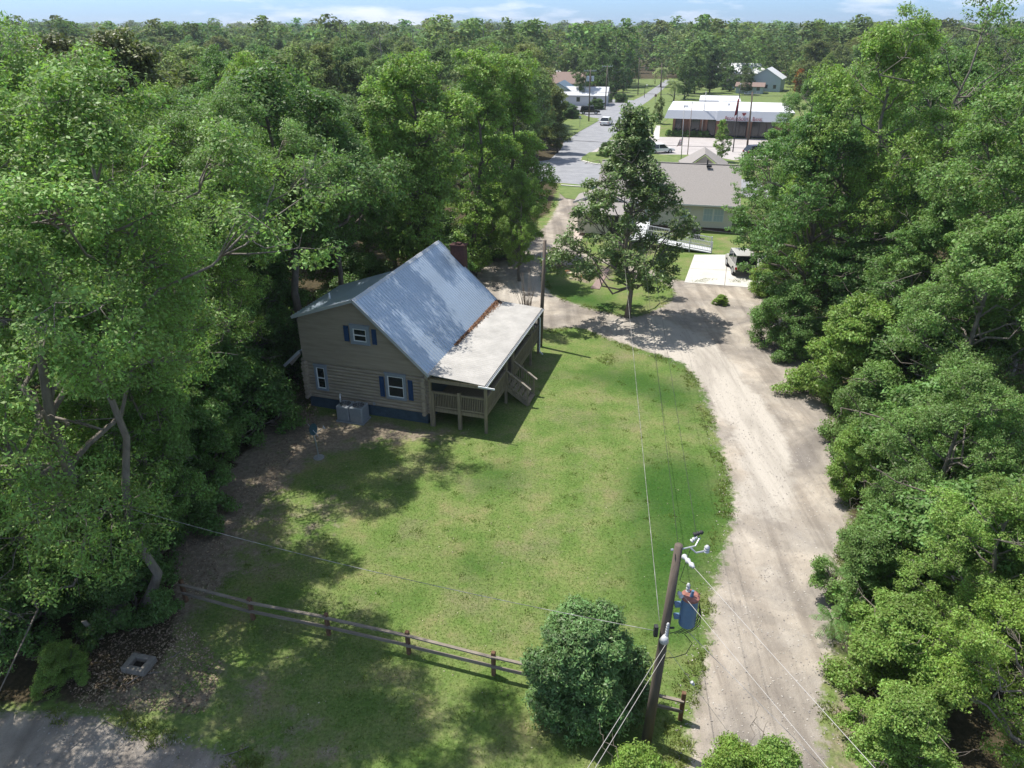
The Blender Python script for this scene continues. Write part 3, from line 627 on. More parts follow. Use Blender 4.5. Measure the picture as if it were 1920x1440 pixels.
# things by the house
def H2W(s, d, z=0): return Vector((-11.02 + s * math.cos(HA) - d * math.sin(HA), 34.16 + s * math.sin(HA) + d * math.cos(HA), z))
M_AC = mat('unit_paint', (.30, .33, .36), .55, metal=.2, var=.1)
def ac_unit(loc, rz, w, dpt, h, label, m=M_AC, group='air conditioners behind the log house'):
    t = thing('air_conditioner', loc, label, 'air conditioner', group, rz)
    c = MB(); c.box((0, 0, h / 2 + .06), (w, dpt, h - .04), 0, bev=.03); c.bb((-w / 2 - .05, -dpt / 2 - .05, 0), (w / 2 + .05, dpt / 2 + .05, .07))
    c.build('casing', m, t)
    lv = MB()
    for i in range(int(h / .05) - 3):
        z = .16 + i * .05; lv.bb((-w / 2 - .008, -dpt / 2 + .05, z), (-w / 2, dpt / 2 - .05, z + .022)); lv.bb((w / 2, -dpt / 2 + .05, z), (w / 2 + .008, dpt / 2 - .05, z + .022)); lv.bb((-w / 2 + .05, -dpt / 2 - .008, z), (w / 2 - .05, -dpt / 2, z + .022))
    lv.build('louvre', m, t)
    r = min(w, dpt) * .42; f = MB(); f.tube([(0, 0, h + .042), (0, 0, h + .05)], r, 28); f.build('fan_opening', M_DARK, t)
    g_ = MB()
    for q in range(4): rr = r * (q + 1) / 4; g_.tube([(rr * math.cos(a * .2618), rr * math.sin(a * .2618), h + .065) for a in range(25)], .006, 4, caps=False)
    for a in range(8): g_.bar((.04 * math.cos(a * .785), .04 * math.sin(a * .785), h + .065), (r * math.cos(a * .785), r * math.sin(a * .785), h + .065), .012, .012)
    g_.build('fan_grille', M_GREY, t); return t
ac_unit(H2W(2.62, -.72), HA, .70, .78, .86, 'grey air conditioner under the house gable, the one nearer the narrow window')
ac_unit(H2W(3.38, -.70), HA, .72, .80, .88, 'grey air conditioner under the house gable, the one nearer the porch')
pp = MB(); pp.tube([(0, 0, 0), (0, 0, 1.0), (0, .12, 1.05)], .045, 8)
tag(pp.build('vent_pipe', M_WHITE, None, True, H2W(2.02, -.18)), 'white plastic pipe standing against the blue foundation left of the air conditioners', 'pipe')
# satellite dish mast
base = G(598, 858)
t = thing('satellite_dish', base, 'small dark satellite dish on a thin mast in the shade behind the house', 'satellite dish')
q = MB(); q.tube([(0, 0, 0), (-.05, 0, .95), (-.13, .05, 1.45)], .03, 8); q.build('mast', M_GREY, t)
q = MB(); ring = []; vs = [(0, 0, 0)]; nseg = 20
for rr, dz in ((.14, -.012), (.28, -.05)): vs += [(rr * math.cos(a * 2 * math.pi / nseg), rr * 1.1 * math.sin(a * 2 * math.pi / nseg), -dz) for a in range(nseg)]
fs = [(0, 1 + a, 1 + (a + 1) % nseg) for a in range(nseg)] + [(1 + a, 1 + nseg + a, 1 + nseg + (a + 1) % nseg, 1 + (a + 1) % nseg) for a in range(nseg)]
q.add(vs, fs, 0, Matrix.Translation((-.12, .02, 1.55)) @ Matrix.Rotation(rad(75), 4, 'Y') @ Matrix.Rotation(rad(20), 4, 'X'))
dish = q.build('dish', mat('dish_teal', (.02, .06, .08), .5), t)
q = MB(); q.tube([(-.38, .25, 1.72), (.05, -.08, 1.38), (.16, -.16, 1.28)], .016, 6); q.tube([(.02, -.06, 1.40), (.42, .10, 1.62)], .014, 6); q.tube([(.36, .12, 1.70), (.46, .06, 1.56)], .025, 6); q.build('feed_arm', M_GREY, t)
q = MB(); q.tube([(0, 0, 0), (0, 0, .03)], .26, 12); q.build('base_plate', M_GREY, t)
# ------------------------------------------------------------------ utility pole in the foreground and its lines
M_POLE = mat('pole_wood', (.125, .10, .08), .9, var=.35, nscale=2.5, bump=.6, bscale=22, stretch=(1, 1, .15))
M_PORC = mat('porcelain', (.50, .51, .52), .3, spec=.5, var=.06)
M_CABLE = mat('bare_cable', (.46, .44, .41), .6, metal=.1)
M_TWIST = mat('twisted_cable', (.02, .02, .02), .6, col2=(.55, .53, .50), nscale=1.6)
M_CABD = mat('black_cable', (.03, .03, .03), .5)
M_TANK = mat('tank_blue', (.11, .19, .30), .4, var=.08, spec=.5)
M_RUST = mat('rusty_lid', (.29, .125, .095), .7, var=.25, nscale=6)
pb = G(1212, 1390); ptop = AtY(1273, 1022, pb.y)
axis = (ptop - pb)
def onpole(z): return pb + axis * (z / ptop.z)
up = thing('utility_pole', pb, 'leaning brown utility pole in front of the round bush, carrying the blue transformer', 'utility pole')
q = MB(); q.tube([axis * (-.03), axis * .3, axis * .65, axis], [.150, .135, .118, .10], 16); q.build('pole', M_POLE, up, True)
def rel(v): return Vector(v) - pb
def insul(mb, p, d, L=.22, r=.055, n=4):
    p = Vector(p); d = Vector(d).normalized(); pts = []; rs = []
    for i in range(n * 4 + 1):
        t = i / (n * 4); pts.append(p + d * L * t); rs.append(r * (1 if i % 4 in (1, 2) else .62) * (1 - .15 * t))
    mb.tube(pts, rs, 12)
T = axis
q = MB(); tp = axis + Vector((0, 0, -.12))
q.tube([tp + Vector((.1, 0, 0)), tp + Vector((.42, .05, .05)), tp + Vector((.56, .22, .18))], .02, 6)
q.tube([tp + Vector((.28, 0, .05)), tp + Vector((.42, -.08, -.05)), tp + Vector((.66, -.05, -.02))], .024, 6)
q.tube([tp + Vector((-.14, -.05, .02)), tp + Vector((-.2, -.06, .02))], .03, 6)
q.build('bracket', M_GREY, up)
q = MB(); insul(q, tp + Vector((.68, -.05, -.06)), (0, 0, 1), .2, .075, 3); q.build('insulator', M_PORC, up, True); q = MB(); insul(q, tp + Vector((.36, .22, .05)), (.4, 0, .5), .2, .06, 3); q.build('insulator', M_PORC, up, True)
q = MB(); insul(q, tp + Vector((.40, .26, .22)), (.6, 0, .25), .26, .065, 3); q.build('cutout', M_DARK, up, True)
wd1 = (G(1640, 1440, 7.0) - (pb + tp)).normalized()
q = MB(); insul(q, tp + Vector((.10, -.12, -.10)), wd1, .46, .075, 3); q.build('insulator', M_PORC, up, True)
# transformer
tc_ = G(1293, 1142, 5.1); 
tc_ = AtY(1291, 1144, pb.y - .05); tl = rel(tc_)
tk = MB(); th_ = .92; tr_ = .215
tk.tube([tl + Vector((0, 0, -th_ / 2)), tl + Vector((0, 0, -th_ / 2 + .02)), tl + Vector((0, 0, th_ / 2))], [tr_ * .96, tr_, tr_], 28)
tk.bar(tl + Vector((-.22, 0, .2)), tl + Vector((-.38, 0, .2)), .16, .07); tk.bar(tl + Vector((-.22, 0, -.2)), tl + Vector((-.36, 0, -.2)), .16, .07)
for a in (2.0, 3.4, 4.9): tk.bar(tl + Vector((tr_ * math.cos(a), tr_ * math.sin(a), .3)), tl + Vector((tr_ * 1.12 * math.cos(a), tr_ * 1.12 * math.sin(a), .3)), .04, .12)
tank = tk.build('transformer_tank', M_TANK, up, False)
q = MB(); q.tube([tl + Vector((0, 0, th_ / 2 - .03)), tl + Vector((0, 0, th_ / 2 + .03)), tl + Vector((0, 0, th_ / 2 + .07))], [tr_ + .02, tr_ + .02, tr_ * .8], 28); q.build('lid', M_RUST, tank)
q = MB(); insul(q, tl + Vector((-.05, .12, th_ / 2 + .04)), (0, .1, 1), .26, .06, 3); insul(q, tl + Vector((-.24, -.05, th_ / 2 + .02)), (-.3, 0, .6), .2, .07, 2); q.build('bushing', M_PORC, tank, True)
q = MB(); q.tube([tl + Vector((.0, -.06, th_ / 2 + .05)), tl + Vector((.02, -.07, th_ / 2 + .26))], [.05, .035], 10); q.build('arrester', M_TANK, tank)
low = onpole(4.35) - pb
q = MB(); insul(q, low + Vector((.0, -.2, .05)), (.02, 0, 1), .42, .05, 5); q.tube([low + Vector((-.05, -.22, -.15)), low + Vector((-.03, -.24, .05))], [.13, .07], 12); q.build('insulator', M_PORC, up, True)
q = MB(); q.box(low + Vector((-.24, -.02, .02)), (.1, .12, .34)); q.build('wedge_clamp', M_DARK, up); q = MB(); q.tube([low + Vector((.1, 0, .1)), low + Vector((.24, 0, .1))], .03, 6)
q.build('pole_hardware', M_DARK, up)
for z in (3.7, 5.0, 6.4): q = MB(); c_ = onpole(z) - pb; q.tube([c_ + Vector((0, 0, -.02)), c_ + Vector((0, 0, .02))], (.150 - z * .0074), 16); q.build('strap', M_DARK, up)
def wire(pts, r=.009, sag=0, n=14, mb=None):
    mb = mb or MB(); a, b = Vector(pts[0]), Vector(pts[-1])
    P_ = [a + (b - a) * t - Vector((0, 0, 4 * sag * t * (1 - t))) for t in [i / n for i in range(n + 1)]]
    mb.tube(P_, r, 5); return mb
q = MB(); rg = random.Random(3)
for i in range(5):
    a = tl + Vector((.24, -.05, .28 - .04 * i)); b = low + Vector((.12 + .1 * i, -.1, .0)); c_ = Vector((a.x + .12 + .03 * i, a.y - .1, (a.z + b.z) / 2 - .1))
    pts = []
    for k_ in range(9):
        t = k_ / 8; pts.append(a * (1 - t) ** 2 + c_ * 2 * t * (1 - t) + b * t * t + Vector((rg.uniform(-.02, .02), 0, 0)))
    q.tube(pts, .011, 5)
q.tube([low + Vector((.5, -.1, -.02)), low + Vector((.72, -.15, -.3)), low + Vector((.58, -.2, -.62)), low + Vector((.3, -.2, -.75)), low + Vector((0, -.1, -.9))], .011, 5)
q.tube([tl + Vector((-.1, .12, th_ / 2 + .3)), tl + Vector((-.3, .1, .9)), tp + Vector((.35, .15, -.1))], .008, 5)
q.build('drop_wire', M_CABD, up)
def line(name, a, b, r, sag, label, m=M_CABLE, cat='cable', n=40, group=None):
    mb = wire((Vector((0, 0, 0)), Vector(b) - Vector(a)), r, sag, n); o = mb.build(name, m, None, True, a); return tag(o, label, cat, group)
def beyond(a, px, py, z, k=3.0):
    b = G(px, py, z); return Vector(a) + (b - Vector(a)) * k
a = pb + tp + Vector((.1, -.12, -.1)) + wd1 * .46
line('power_line', a, beyond(a, 1640, 1440, 7.05), .0065, .0, 'pale power line from the topmost white insulator of the leaning pole to the bottom right', cat='power line')
a = pb + tl + Vector((-.2, -.1, th_ / 2 + .1))
line('power_line', a, beyond(a, 1552, 1440, 5.6), .0065, .0, 'pale power line that starts above the blue transformer lid', cat='power line')
a = pb + low + Vector((.55, -.1, .1))
line('power_line', a, beyond(a, 1545, 1440, 4.2), .009, .0, 'twisted service cable from the middle of the leaning pole towards the drive', M_TWIST, cat='power line')
a = onpole(3.75) + Vector((.15, -.1, 0)); b = G(1400, 1420)
line('guy_wire', a, b, .005, 0, 'thin guy wire with a white guard running down to the shoulder of the drive', cat='guy wire')
pt = a + (b - a) * .28; q = MB(); insul(q, (0, 0, 0), (b - a), .14, .05, 2); tag(q.build('guy_insulator', M_PORC, None, True, pt), 'small white ball insulator on the thin guy wire below the transformer', 'insulator')
a = onpole(4.2) + Vector((.1, -.15, 0))
line('guy_wire', a, beyond(a, 1102, 1440, 4.2), .007, 0, 'upper of the two pale wires crossing the round bush to the bottom edge', cat='guy wire')
a = onpole(3.8) + Vector((.1, -.15, 0))
line('guy_wire', a, beyond(a, 1116, 1440, 3.85), .007, 0, 'lower of the two pale wires crossing the round bush to the bottom edge', cat='guy wire')
a = onpole(4.35) + Vector((-.25, 0, 0)); b = G(180, 935, 5.6)
line('service_line', a, b, .008, .28, 'service cable hanging low across the lawn from the leaning pole into the left wood', M_TWIST, cat='cable')
far_b = AtY(1139, 127, 188.7)
a = onpole(4.6) + Vector((-.15, .1, 0)); line('service_line', a, far_b, .009, .9, 'twisted cable running straight over the lawn from the leaning pole to the street', M_TWIST, cat='cable', n=60)
far_c = AtY(1170, 131, 232)
line('power_line', pb + tp + Vector((.0, .1, .1)), far_c, .006, .9, 'left one of the two thin black lines crossing over the lawn and drive', M_CABD, 'power line', 60)
line('power_line', pb + tp + Vector((.5, .2, .1)), far_c + Vector((.5, 0, 0)), .006, 1.0, 'right one of the two thin black lines crossing over the lawn and drive', M_CABD, 'power line', 60)
# slim pole by the porch
p2 = G(1013, 650)
t = thing('utility_pole', p2, 'slim dark wooden pole standing close to the far end of the porch', 'utility pole')
q = MB(); q.tube([(0, 0, -.1), (.08, 0, 3.5), (.16, 0, 7.0)], [.13, .115, .095], 12); q.build('pole', M_POLE, t, True)
q = MB(); q.tube([(.08, -.13, 5.9), (.06, -.2, 5.9)], .05, 8); q.box((-.02, -.14, 6.15), (.05, .05, .3)); q.build('pole_hardware', M_GREY, t)

# ------------------------------------------------------------------ rail fence
M_RAIL = mat('fence_rail', (.22, .19, .155), .9, var=.3, nscale=3, bump=.5, bscale=20, stretch=(.3, 1, 1))
M_FPOST = mat('fence_post', (.15, .085, .05), .9, var=.35, nscale=5, bump=.5, bscale=22)
fence = thing('rail_fence', G(617, 1190), 'low two rail wooden fence across the lawn from the left shrubs to the leaning pole', 'fence')
FP = [G(350, 1128), G(476, 1162), G(618, 1191), G(768, 1226), G(927, 1266), G(1095, 1306), G(1277, 1350)]
fo = FP[2]
for i, p in enumerate(FP):
    q = MB(); hgt = (1.0, .98, .97, .99, 1.0, 1.05, 1.15)[i]; l = p - fo
    q.box(l + Vector((0, 0, hgt / 2 - .1)), (.13, .13, hgt + .2), 0, rad(-18 + i), bev=.015); q.build('fence_post', M_FPOST, fence)
rg = random.Random(8)
for i in range(len(FP) - 1):
    a, b = FP[i] - fo, FP[i + 1] - fo; dd = (b - a).normalized(); nrm_ = Vector((dd.y, -dd.x, 0))
    for z, w, hh_, off in ((.86, .05, .15, .0), (.44, .05, .14, -.0)):
        q = MB(); w0 = nrm_ * (.075); tl_ = rg.uniform(-.02, .02)
        q.bar(a + w0 - dd * .03 + Vector((0, 0, z + tl_)), b + w0 + dd * .03 + Vector((0, 0, z - tl_)), .10 if z > .8 else .07, .05 if z > .8 else .09)
        q.build('rail', M_RAIL, fence)
# concrete block with a square hole, under the left shrubs
t = thing('concrete_block', G(262, 1250), 'square grey concrete ring with a dark hole lying under the left shrubs', 'concrete block', rz=rad(-12))
q = MB()
for c_, s_ in (((-.32, 0), (.2, .66)), ((.32, 0), (.2, .66)), ((0, -.24), (.44, .18)), ((0, .24), (.44, .18))): q.box((c_[0], c_[1], .09), (s_[0] - .002, s_[1] - .002, .26), bev=.02)
q.build('ring', mat('old_concrete', (.22, .20, .17), .95, var=.25, nscale=6, bump=.5), t)
q = MB(); q.box((0, 0, .02), (.44, .3, .05)); q.build('soil_fill', mat('dark_soil', (.03, .025, .02), 1), t)
# leaning board by the left trunks
q = MB(); q.box((0, 0, .5), (.16, .04, 1.1)); o = q.build('wooden_stake', M_WOOD, None, False, G(190, 1198)); o.rotation_euler = (rad(8), rad(-14), rad(10)); tag(o, 'short pale wooden stake leaning beside the trunks at lower left', 'stake')
# fallen sticks
def stick(px, py, ang, L, label):
    q = MB(); rg = random.Random(px); pts = [Vector((t * L - L / 2, rg.uniform(-.05, .05), .02 + rg.uniform(0, .02))) for t in (0, .3, .6, 1)]
    q.tube(pts, [.018, .022, .016, .01], 5); tag(q.build('fallen_stick', M_BARKP, None, True, G(px, py), ang), label, 'stick', 'fallen sticks on the ground')
stick(262, 1268, .9, .8, 'bent pale stick on the soil in front of the concrete ring'); stick(287, 1262, .1, .45, 'short pale stick right of the concrete ring'); stick(331, 1228, .9, .35, 'short bleached stick on the leaf litter beside the concrete ring')
stick(1255, 524, -.2, 3.0, 'long dark stick on the narrow dirt drive behind the island'); stick(215, 1360, -.5, .7, 'stick lying near the dappled gravel at lower left'); stick(440, 1410, .4, .8, 'stick lying at the edge of the lower left gravel')

# ------------------------------------------------------------------ grass island: stones, brick path, bare shrub
M_STONE = mat('pale_stone', (.60, .52, .38), .9, var=.3, nscale=3, bump=.5); M_STONE2 = mat('orange_stone', (.50, .26, .12), .9, var=.35, nscale=4, bump=.5)
import bmesh
def rock(loc, s, seed, label, m):
    bm = bmesh.new(); bmesh.ops.create_icosphere(bm, subdivisions=2, radius=1); rg = random.Random(seed)
    ax = [Vector((rg.gauss(0, 1), rg.gauss(0, 1), rg.gauss(0, 1))).normalized() for _ in range(7)]
    for v in bm.verts:
        for a_ in ax:
            dd = v.co.dot(a_)
            if dd > .62: v.co -= a_ * (dd - .62)
        v.co = Vector((v.co.x * s[0], v.co.y * s[1], v.co.z * s[2]))
    me = bpy.data.meshes.new('stone'); bm.to_mesh(me); bm.free(); me.materials.append(m)
    o = link('stone', me, None, loc + Vector((0, 0, s[2] * .4)), rg.uniform(0, 3)); tag(o, label, 'stone', 'stones heaped on the grass island'); return o
rks = [((1072, 515), (.55, .22, .22), 0, 'cream stone at the left end of the island heap'), ((1083, 519), (.5, .35, .28), 0, 'large white stone near the middle of the island heap'), ((1093, 514), (.4, .28, .25), 0, 'cream stone right behind the large white one'),
       ((1101, 508), (.35, .3, .35), 1, 'brown orange stone topmost at the back of the heap'), ((1104, 516), (.5, .2, .16), 1, 'long orange slab across the right of the heap'), ((1100, 523), (.45, .3, .25), 0, 'white stone low at the right of the heap'),
       ((1091, 520), (.3, .25, .2), 1, 'small yellow brown stone between the white ones'), ((1070, 523), (.2, .15, .12), 0, 'small pale stone at the front left of the heap'), ((1109, 521), (.25, .3, .2), 1, 'small rust coloured stone at the right edge of the heap'), ((1064, 509), (.3, .2, .12), 1, 'reddish stone lying apart left of the heap')]
for i, (p, s, k_, lb) in enumerate(rks): rock(G(*p), s, i + 1, lb, (M_STONE, M_STONE2)[k_])
M_BRP = mat('brick_path', (.26, .19, .17), .9, var=.3, nscale=12, bump=.5)
q = MB(); A_ = [G(1107, 541), G(1124, 543), G(1143, 505), G(1135, 503)]; q.prism([(p.x, p.y) for p in A_], -.05, .05, axis='z'); tag(q.build('path', M_BRP), kind='structure')
q = MB(); rg = random.Random(4)
for i in range(46):
    az = rg.uniform(0, 6.28); r0 = rg.uniform(0, .35); L = rg.uniform(1.6, 3.4); ln = rg.uniform(.05, .34)
    a = Vector((r0 * math.cos(az), r0 * math.sin(az), 0)); pts = [a + Vector((math.cos(az) * ln * L * t * t, math.sin(az) * ln * L * t * t, L * t)) + Vector((rg.uniform(-.03, .03), rg.uniform(-.03, .03), 0)) for t in (0, .25, .5, .75, 1)]
    q.tube(pts, [.018, .015, .012, .008, .004], 4)
tag(q.build('bare_shrub', mat('twig', (.22, .17, .13), .9), None, True, G(986, 600)), 'bare many stemmed shrub of thin twigs between the chimney side and the slim pole', 'shrub')

# ------------------------------------------------------------------ neighbour house with ramp
M_SHING = mat('shingle_taupe', (.27, .25, .235), .95, var=.2, nscale=14, bump=.5, bscale=60)
M_CREAM = mat('cream_siding', (.60, .56, .49), .7, var=.05)
M_WFR = mat('white_trim', (.56, .57, .58), .6); M_BLIND = mat('blind_blue_grey', (.34, .42, .48), .5)
A2 = rad(-13); h2 = thing('cottage', (22.01, 70.74, 0), 'cream cottage with a taupe shingle roof and a white ramp, behind the glossy tree', 'house', rz=A2)
q = MB(); q.bb((-13.3, 0, .35), (0, 9.4, 2.9)); 
z = .40
while z < 2.85: q.add([(-13.31, -.025, z), (.02, -.025, z), (.02, -.006, z + .14), (-13.31, -.006, z + .14)], [(0, 1, 2, 3)]); z += .145
q.build('wall', M_CREAM, h2); q = MB(); q.bb((-13.25, .05, -.3), (-.05, 9.3, .36)); q.build('foundation', mat('brick_base', (.10, .06, .05), .9, var=.3), h2)
R0, RI, RH = 2.72, 5.0, 5.75
def slab(mb, pts, t=.12): mb.add([Vector(p) for p in pts] + [Vector(p) - Vector((0, 0, t)) for p in pts], [tuple(range(len(pts))), tuple(range(2 * len(pts) - 1, len(pts) - 1, -1))] + [(i, (i + 1) % len(pts), len(pts) + (i + 1) % len(pts), len(pts) + i) for i in range(len(pts))])
q = MB(); slab(q, [(-13.8, -.55, R0), (.55, -.55, R0), (.55, RI, RH), (-13.8, RI, RH)]); slab(q, [(-13.8, RI + .002, RH), (.55, RI + .002, RH), (.55, 10.0, R0), (-13.8, 10.0, R0)])
slab(q, [(-5.2, RI + 1.2, RH - .7), (-3.1, RI + 4, RH + .42), (-3.1, RI + 9, RH + .42), (-5.9, RI + 9, RH - 1.2)]); slab(q, [(-1.0, RI + 1.2, RH - .7), (-3.1, RI + 4, RH + .425), (-3.1, RI + 9, RH + .425), (-.3, RI + 9, RH - 1.2)])
rf = q.build('roof', M_SHING, h2)
q = MB(); q.bb((-13.8, RI - .12, RH - .01), (.55, RI + .12, RH + .035)); q.build('ridge_cap', M_SHING, rf); q = MB(); q.tube([(-2.9, RI - .5, RH - .2), (-2.9, RI - .5, RH + .5)], .07, 8); q.box((-2.7, RI - .7, RH - .1), (.5, .3, .2)); q.build('vent_pipe', M_DARK, rf)
q = MB(); q.prism([(.02, 2.9), (9.38, 2.9), (RI, RH - .15)], -.06, -.02, axis='x'); q.prism([(.02, 2.9), (9.38, 2.9), (RI, RH - .15)], -13.28, -13.24, axis='x'); q.build('gable_wall', M_CREAM, h2); q = MB(); q.prism([(-5.6, 4.0), (-.6, 4.0), (-3.1, RH + .2)], RI + 4, RI + 4.1); q.build('gable_wall', M_CREAM, h2)
q = MB(); q.bar((-13.8, -.57, R0 - .07), (.55, -.57, R0 - .07), .03, .14); q.build('fascia', M_WFR, h2)
def win2(x0, z0, x1, z1, y=-.04, par=h2, nm=2):
    q = MB(); q.bb((x0 - .09, y - .03, z0 - .09), (x0, y + .03, z1 + .09)); q.bb((x1, y - .03, z0 - .09), (x1 + .09, y + .03, z1 + .09)); q.bb((x0, y - .028, z1), (x1, y + .03, z1 + .09)); q.bb((x0, y - .028, z0 - .09), (x1, y + .03, z0)); q.bb((x0, y - .02, (z0 + z1) / 2 - .02), (x1, y + .01, (z0 + z1) / 2 + .02))
    for k_ in range(1, nm + 1): x = x0 + (x1 - x0) * k_ / (nm + 1); q.bb((x - .012, y - .016, z0), (x + .012, y + .01, z1))
    o = q.build('window', M_WFR, par); q = MB(); q.bb((x0, y - .005, z0), (x1, y + .02, z1)); q.build('pane', M_BLIND, o); return o
win2(-2.82, 1.05, -2.0, 2.25); win2(-1.82, 1.05, -.95, 2.25); win2(-5.0, 1.25, -4.25, 2.1); win2(-8.6, 1.0, -7.8, 2.2); win2(-11.8, 1.0, -10.9, 2.2)
# small side porch at its left end
q = MB(); q.bb((-14.9, -4.6, .3), (-10.6, -.01, 2.25)); q.build('annex_wall', M_CREAM, h2)
q = MB(); slab(q, [(-15.3, -5.0, 2.3), (-10.3, -5.0, 2.3), (-10.3, .2, 2.75), (-15.3, .2, 2.75)], .1); slab(q, [(-15.9, -.9, 2.5), (-12.9, -.9, 3.6), (-12.9, 3, 3.6), (-15.9, 3, 2.5)], .1); slab(q, [(-9.9, -.9, 2.5), (-12.9, -.9, 3.602), (-12.9, 3, 3.602), (-9.9, 3, 2.5)], .1); q.build('annex_roof', M_SHING, h2)
q = MB(); q.bar((-15.95, -.94, 2.42), (-12.9, -.94, 3.54), .04, .2); q.bar((-9.85, -.94, 2.42), (-12.9, -.94, 3.54), .04, .2); q.build('barge_board', M_WFR, h2)
q = MB(); q.bb((-11.9, -4.66, .35), (-10.9, -4.6, 2.1)); q.build('door', M_DARK, h2)
# ramp
q = MB(); x0, x1, y0, y1 = -8.0, -2.05, -8.1, -6.3
q.add([(x0, y0, .85), (x1, y0, .06), (x1, y1, .06), (x0, y1, .85), (x0, y0, .72), (x1, y0, .0), (x1, y1, .0), (x0, y1, .72)], [(0, 1, 2, 3), (7, 6, 5, 4), (0, 4, 5, 1), (1, 5, 6, 2), (2, 6, 7, 3), (3, 7, 4, 0)])
q.bb((-9.9, -8.1, .72), (x0 - .003, -.03, .85))
rm = q.build('ramp', M_WFR, h2)
q = MB()
for yy in (y0 + .03, y1 - .03):
    for zz in (.95, .12): q.bar((x0, yy, .85 + zz), (x1, yy, .06 + zz), .05, .07)
    for i in range(40): tt = (i + .5) / 40; x = x0 + (x1 - x0) * tt; zz = .85 + (.06 - .85) * tt; q.bar((x, yy, zz + .1), (x, yy, zz + .95), .028, .028)
    for i in range(4): tt = i / 3; x = x0 + (x1 - x0) * tt; q.bar((x, yy, -.05), (x, yy, 1.9 - .8 * tt), .09, .09)
for zz in (.95, .12): q.bar((-9.87, y0 + .03, .85 + zz), (x0, y0 + .03, .85 + zz), .05, .07); q.bar((-9.87, y0, .85 + zz), (-9.87, -.1, .85 + zz), .05, .07)
for i in range(13): q.bar((-9.8 + i * .145, y0 + .03, .9), (-9.8 + i * .145, y0 + .03, 1.8), .028, .028)
for i in range(50): q.bar((-9.87, y0 + .1 + i * .155, .9), (-9.87, y0 + .1 + i * .155, 1.8), .028, .028)
q.build('ramp_railing', M_WFR, rm)
ac_unit(G(1304, 447), A2, .8, .8, 1.0, 'tall dark air conditioner with a white top beside the cream cottage wall', mat('unit_dark', (.06, .06, .07), .6), None)
q = MB(); rg = random.Random(2); q.tube([(0, 0, .3), (1.2, -.2, .2), (2.6, -.5, .12), (3.6, -.9, .06)], [.07, .06, .045, .02], 7); q.tube([(0, 0, .3), (-.3, .1, .35)], .06, 6); tag(q.build('fallen_branch', M_BARKP, None, True, G(1322, 437)), 'fallen grey branch lying against the cream cottage wall', 'branch')

# wheelie bin by the cottage roof corner
t = thing('wheelie_bin', G(1113, 359), 'dark blue wheelie bin standing at the street verge by the cottage roof corner', 'bin', rz=.3); M_BIN = mat('bin_blue', (.02, .06, .16), .5)
q = MB(); q.add([(-.22, -.25, .08), (.22, -.25, .08), (.22, .22, .08), (-.22, .22, .08), (-.3, -.33, 1.0), (.3, -.33, 1.0), (.3, .33, 1.0), (-.3, .33, 1.0)], [(3, 2, 1, 0), (4, 5, 6, 7), (0, 1, 5, 4), (1, 2, 6, 5), (2, 3, 7, 6), (3, 0, 4, 7)]); q.build('bin_body', M_BIN, t)
q = MB(); q.add([(-.32, -.36, 1.005), (.32, -.36, 1.005), (.32, .36, 1.005), (-.32, .36, 1.005), (-.29, -.33, 1.06), (.29, -.33, 1.06), (.29, .33, 1.12), (-.29, .33, 1.12)], [(3, 2, 1, 0), (4, 5, 6, 7), (0, 1, 5, 4), (1, 2, 6, 5), (2, 3, 7, 6), (3, 0, 4, 7)]); q.build('lid', M_BIN, t)
q = MB(); q.tube([(-.28, .26, .1), (-.22, .26, .1)], .1, 12); q.build('wheel', M_DARK, t); q = MB(); q.tube([(.22, .26, .1), (.28, .26, .1)], .1, 12); q.build('wheel', M_DARK, t)

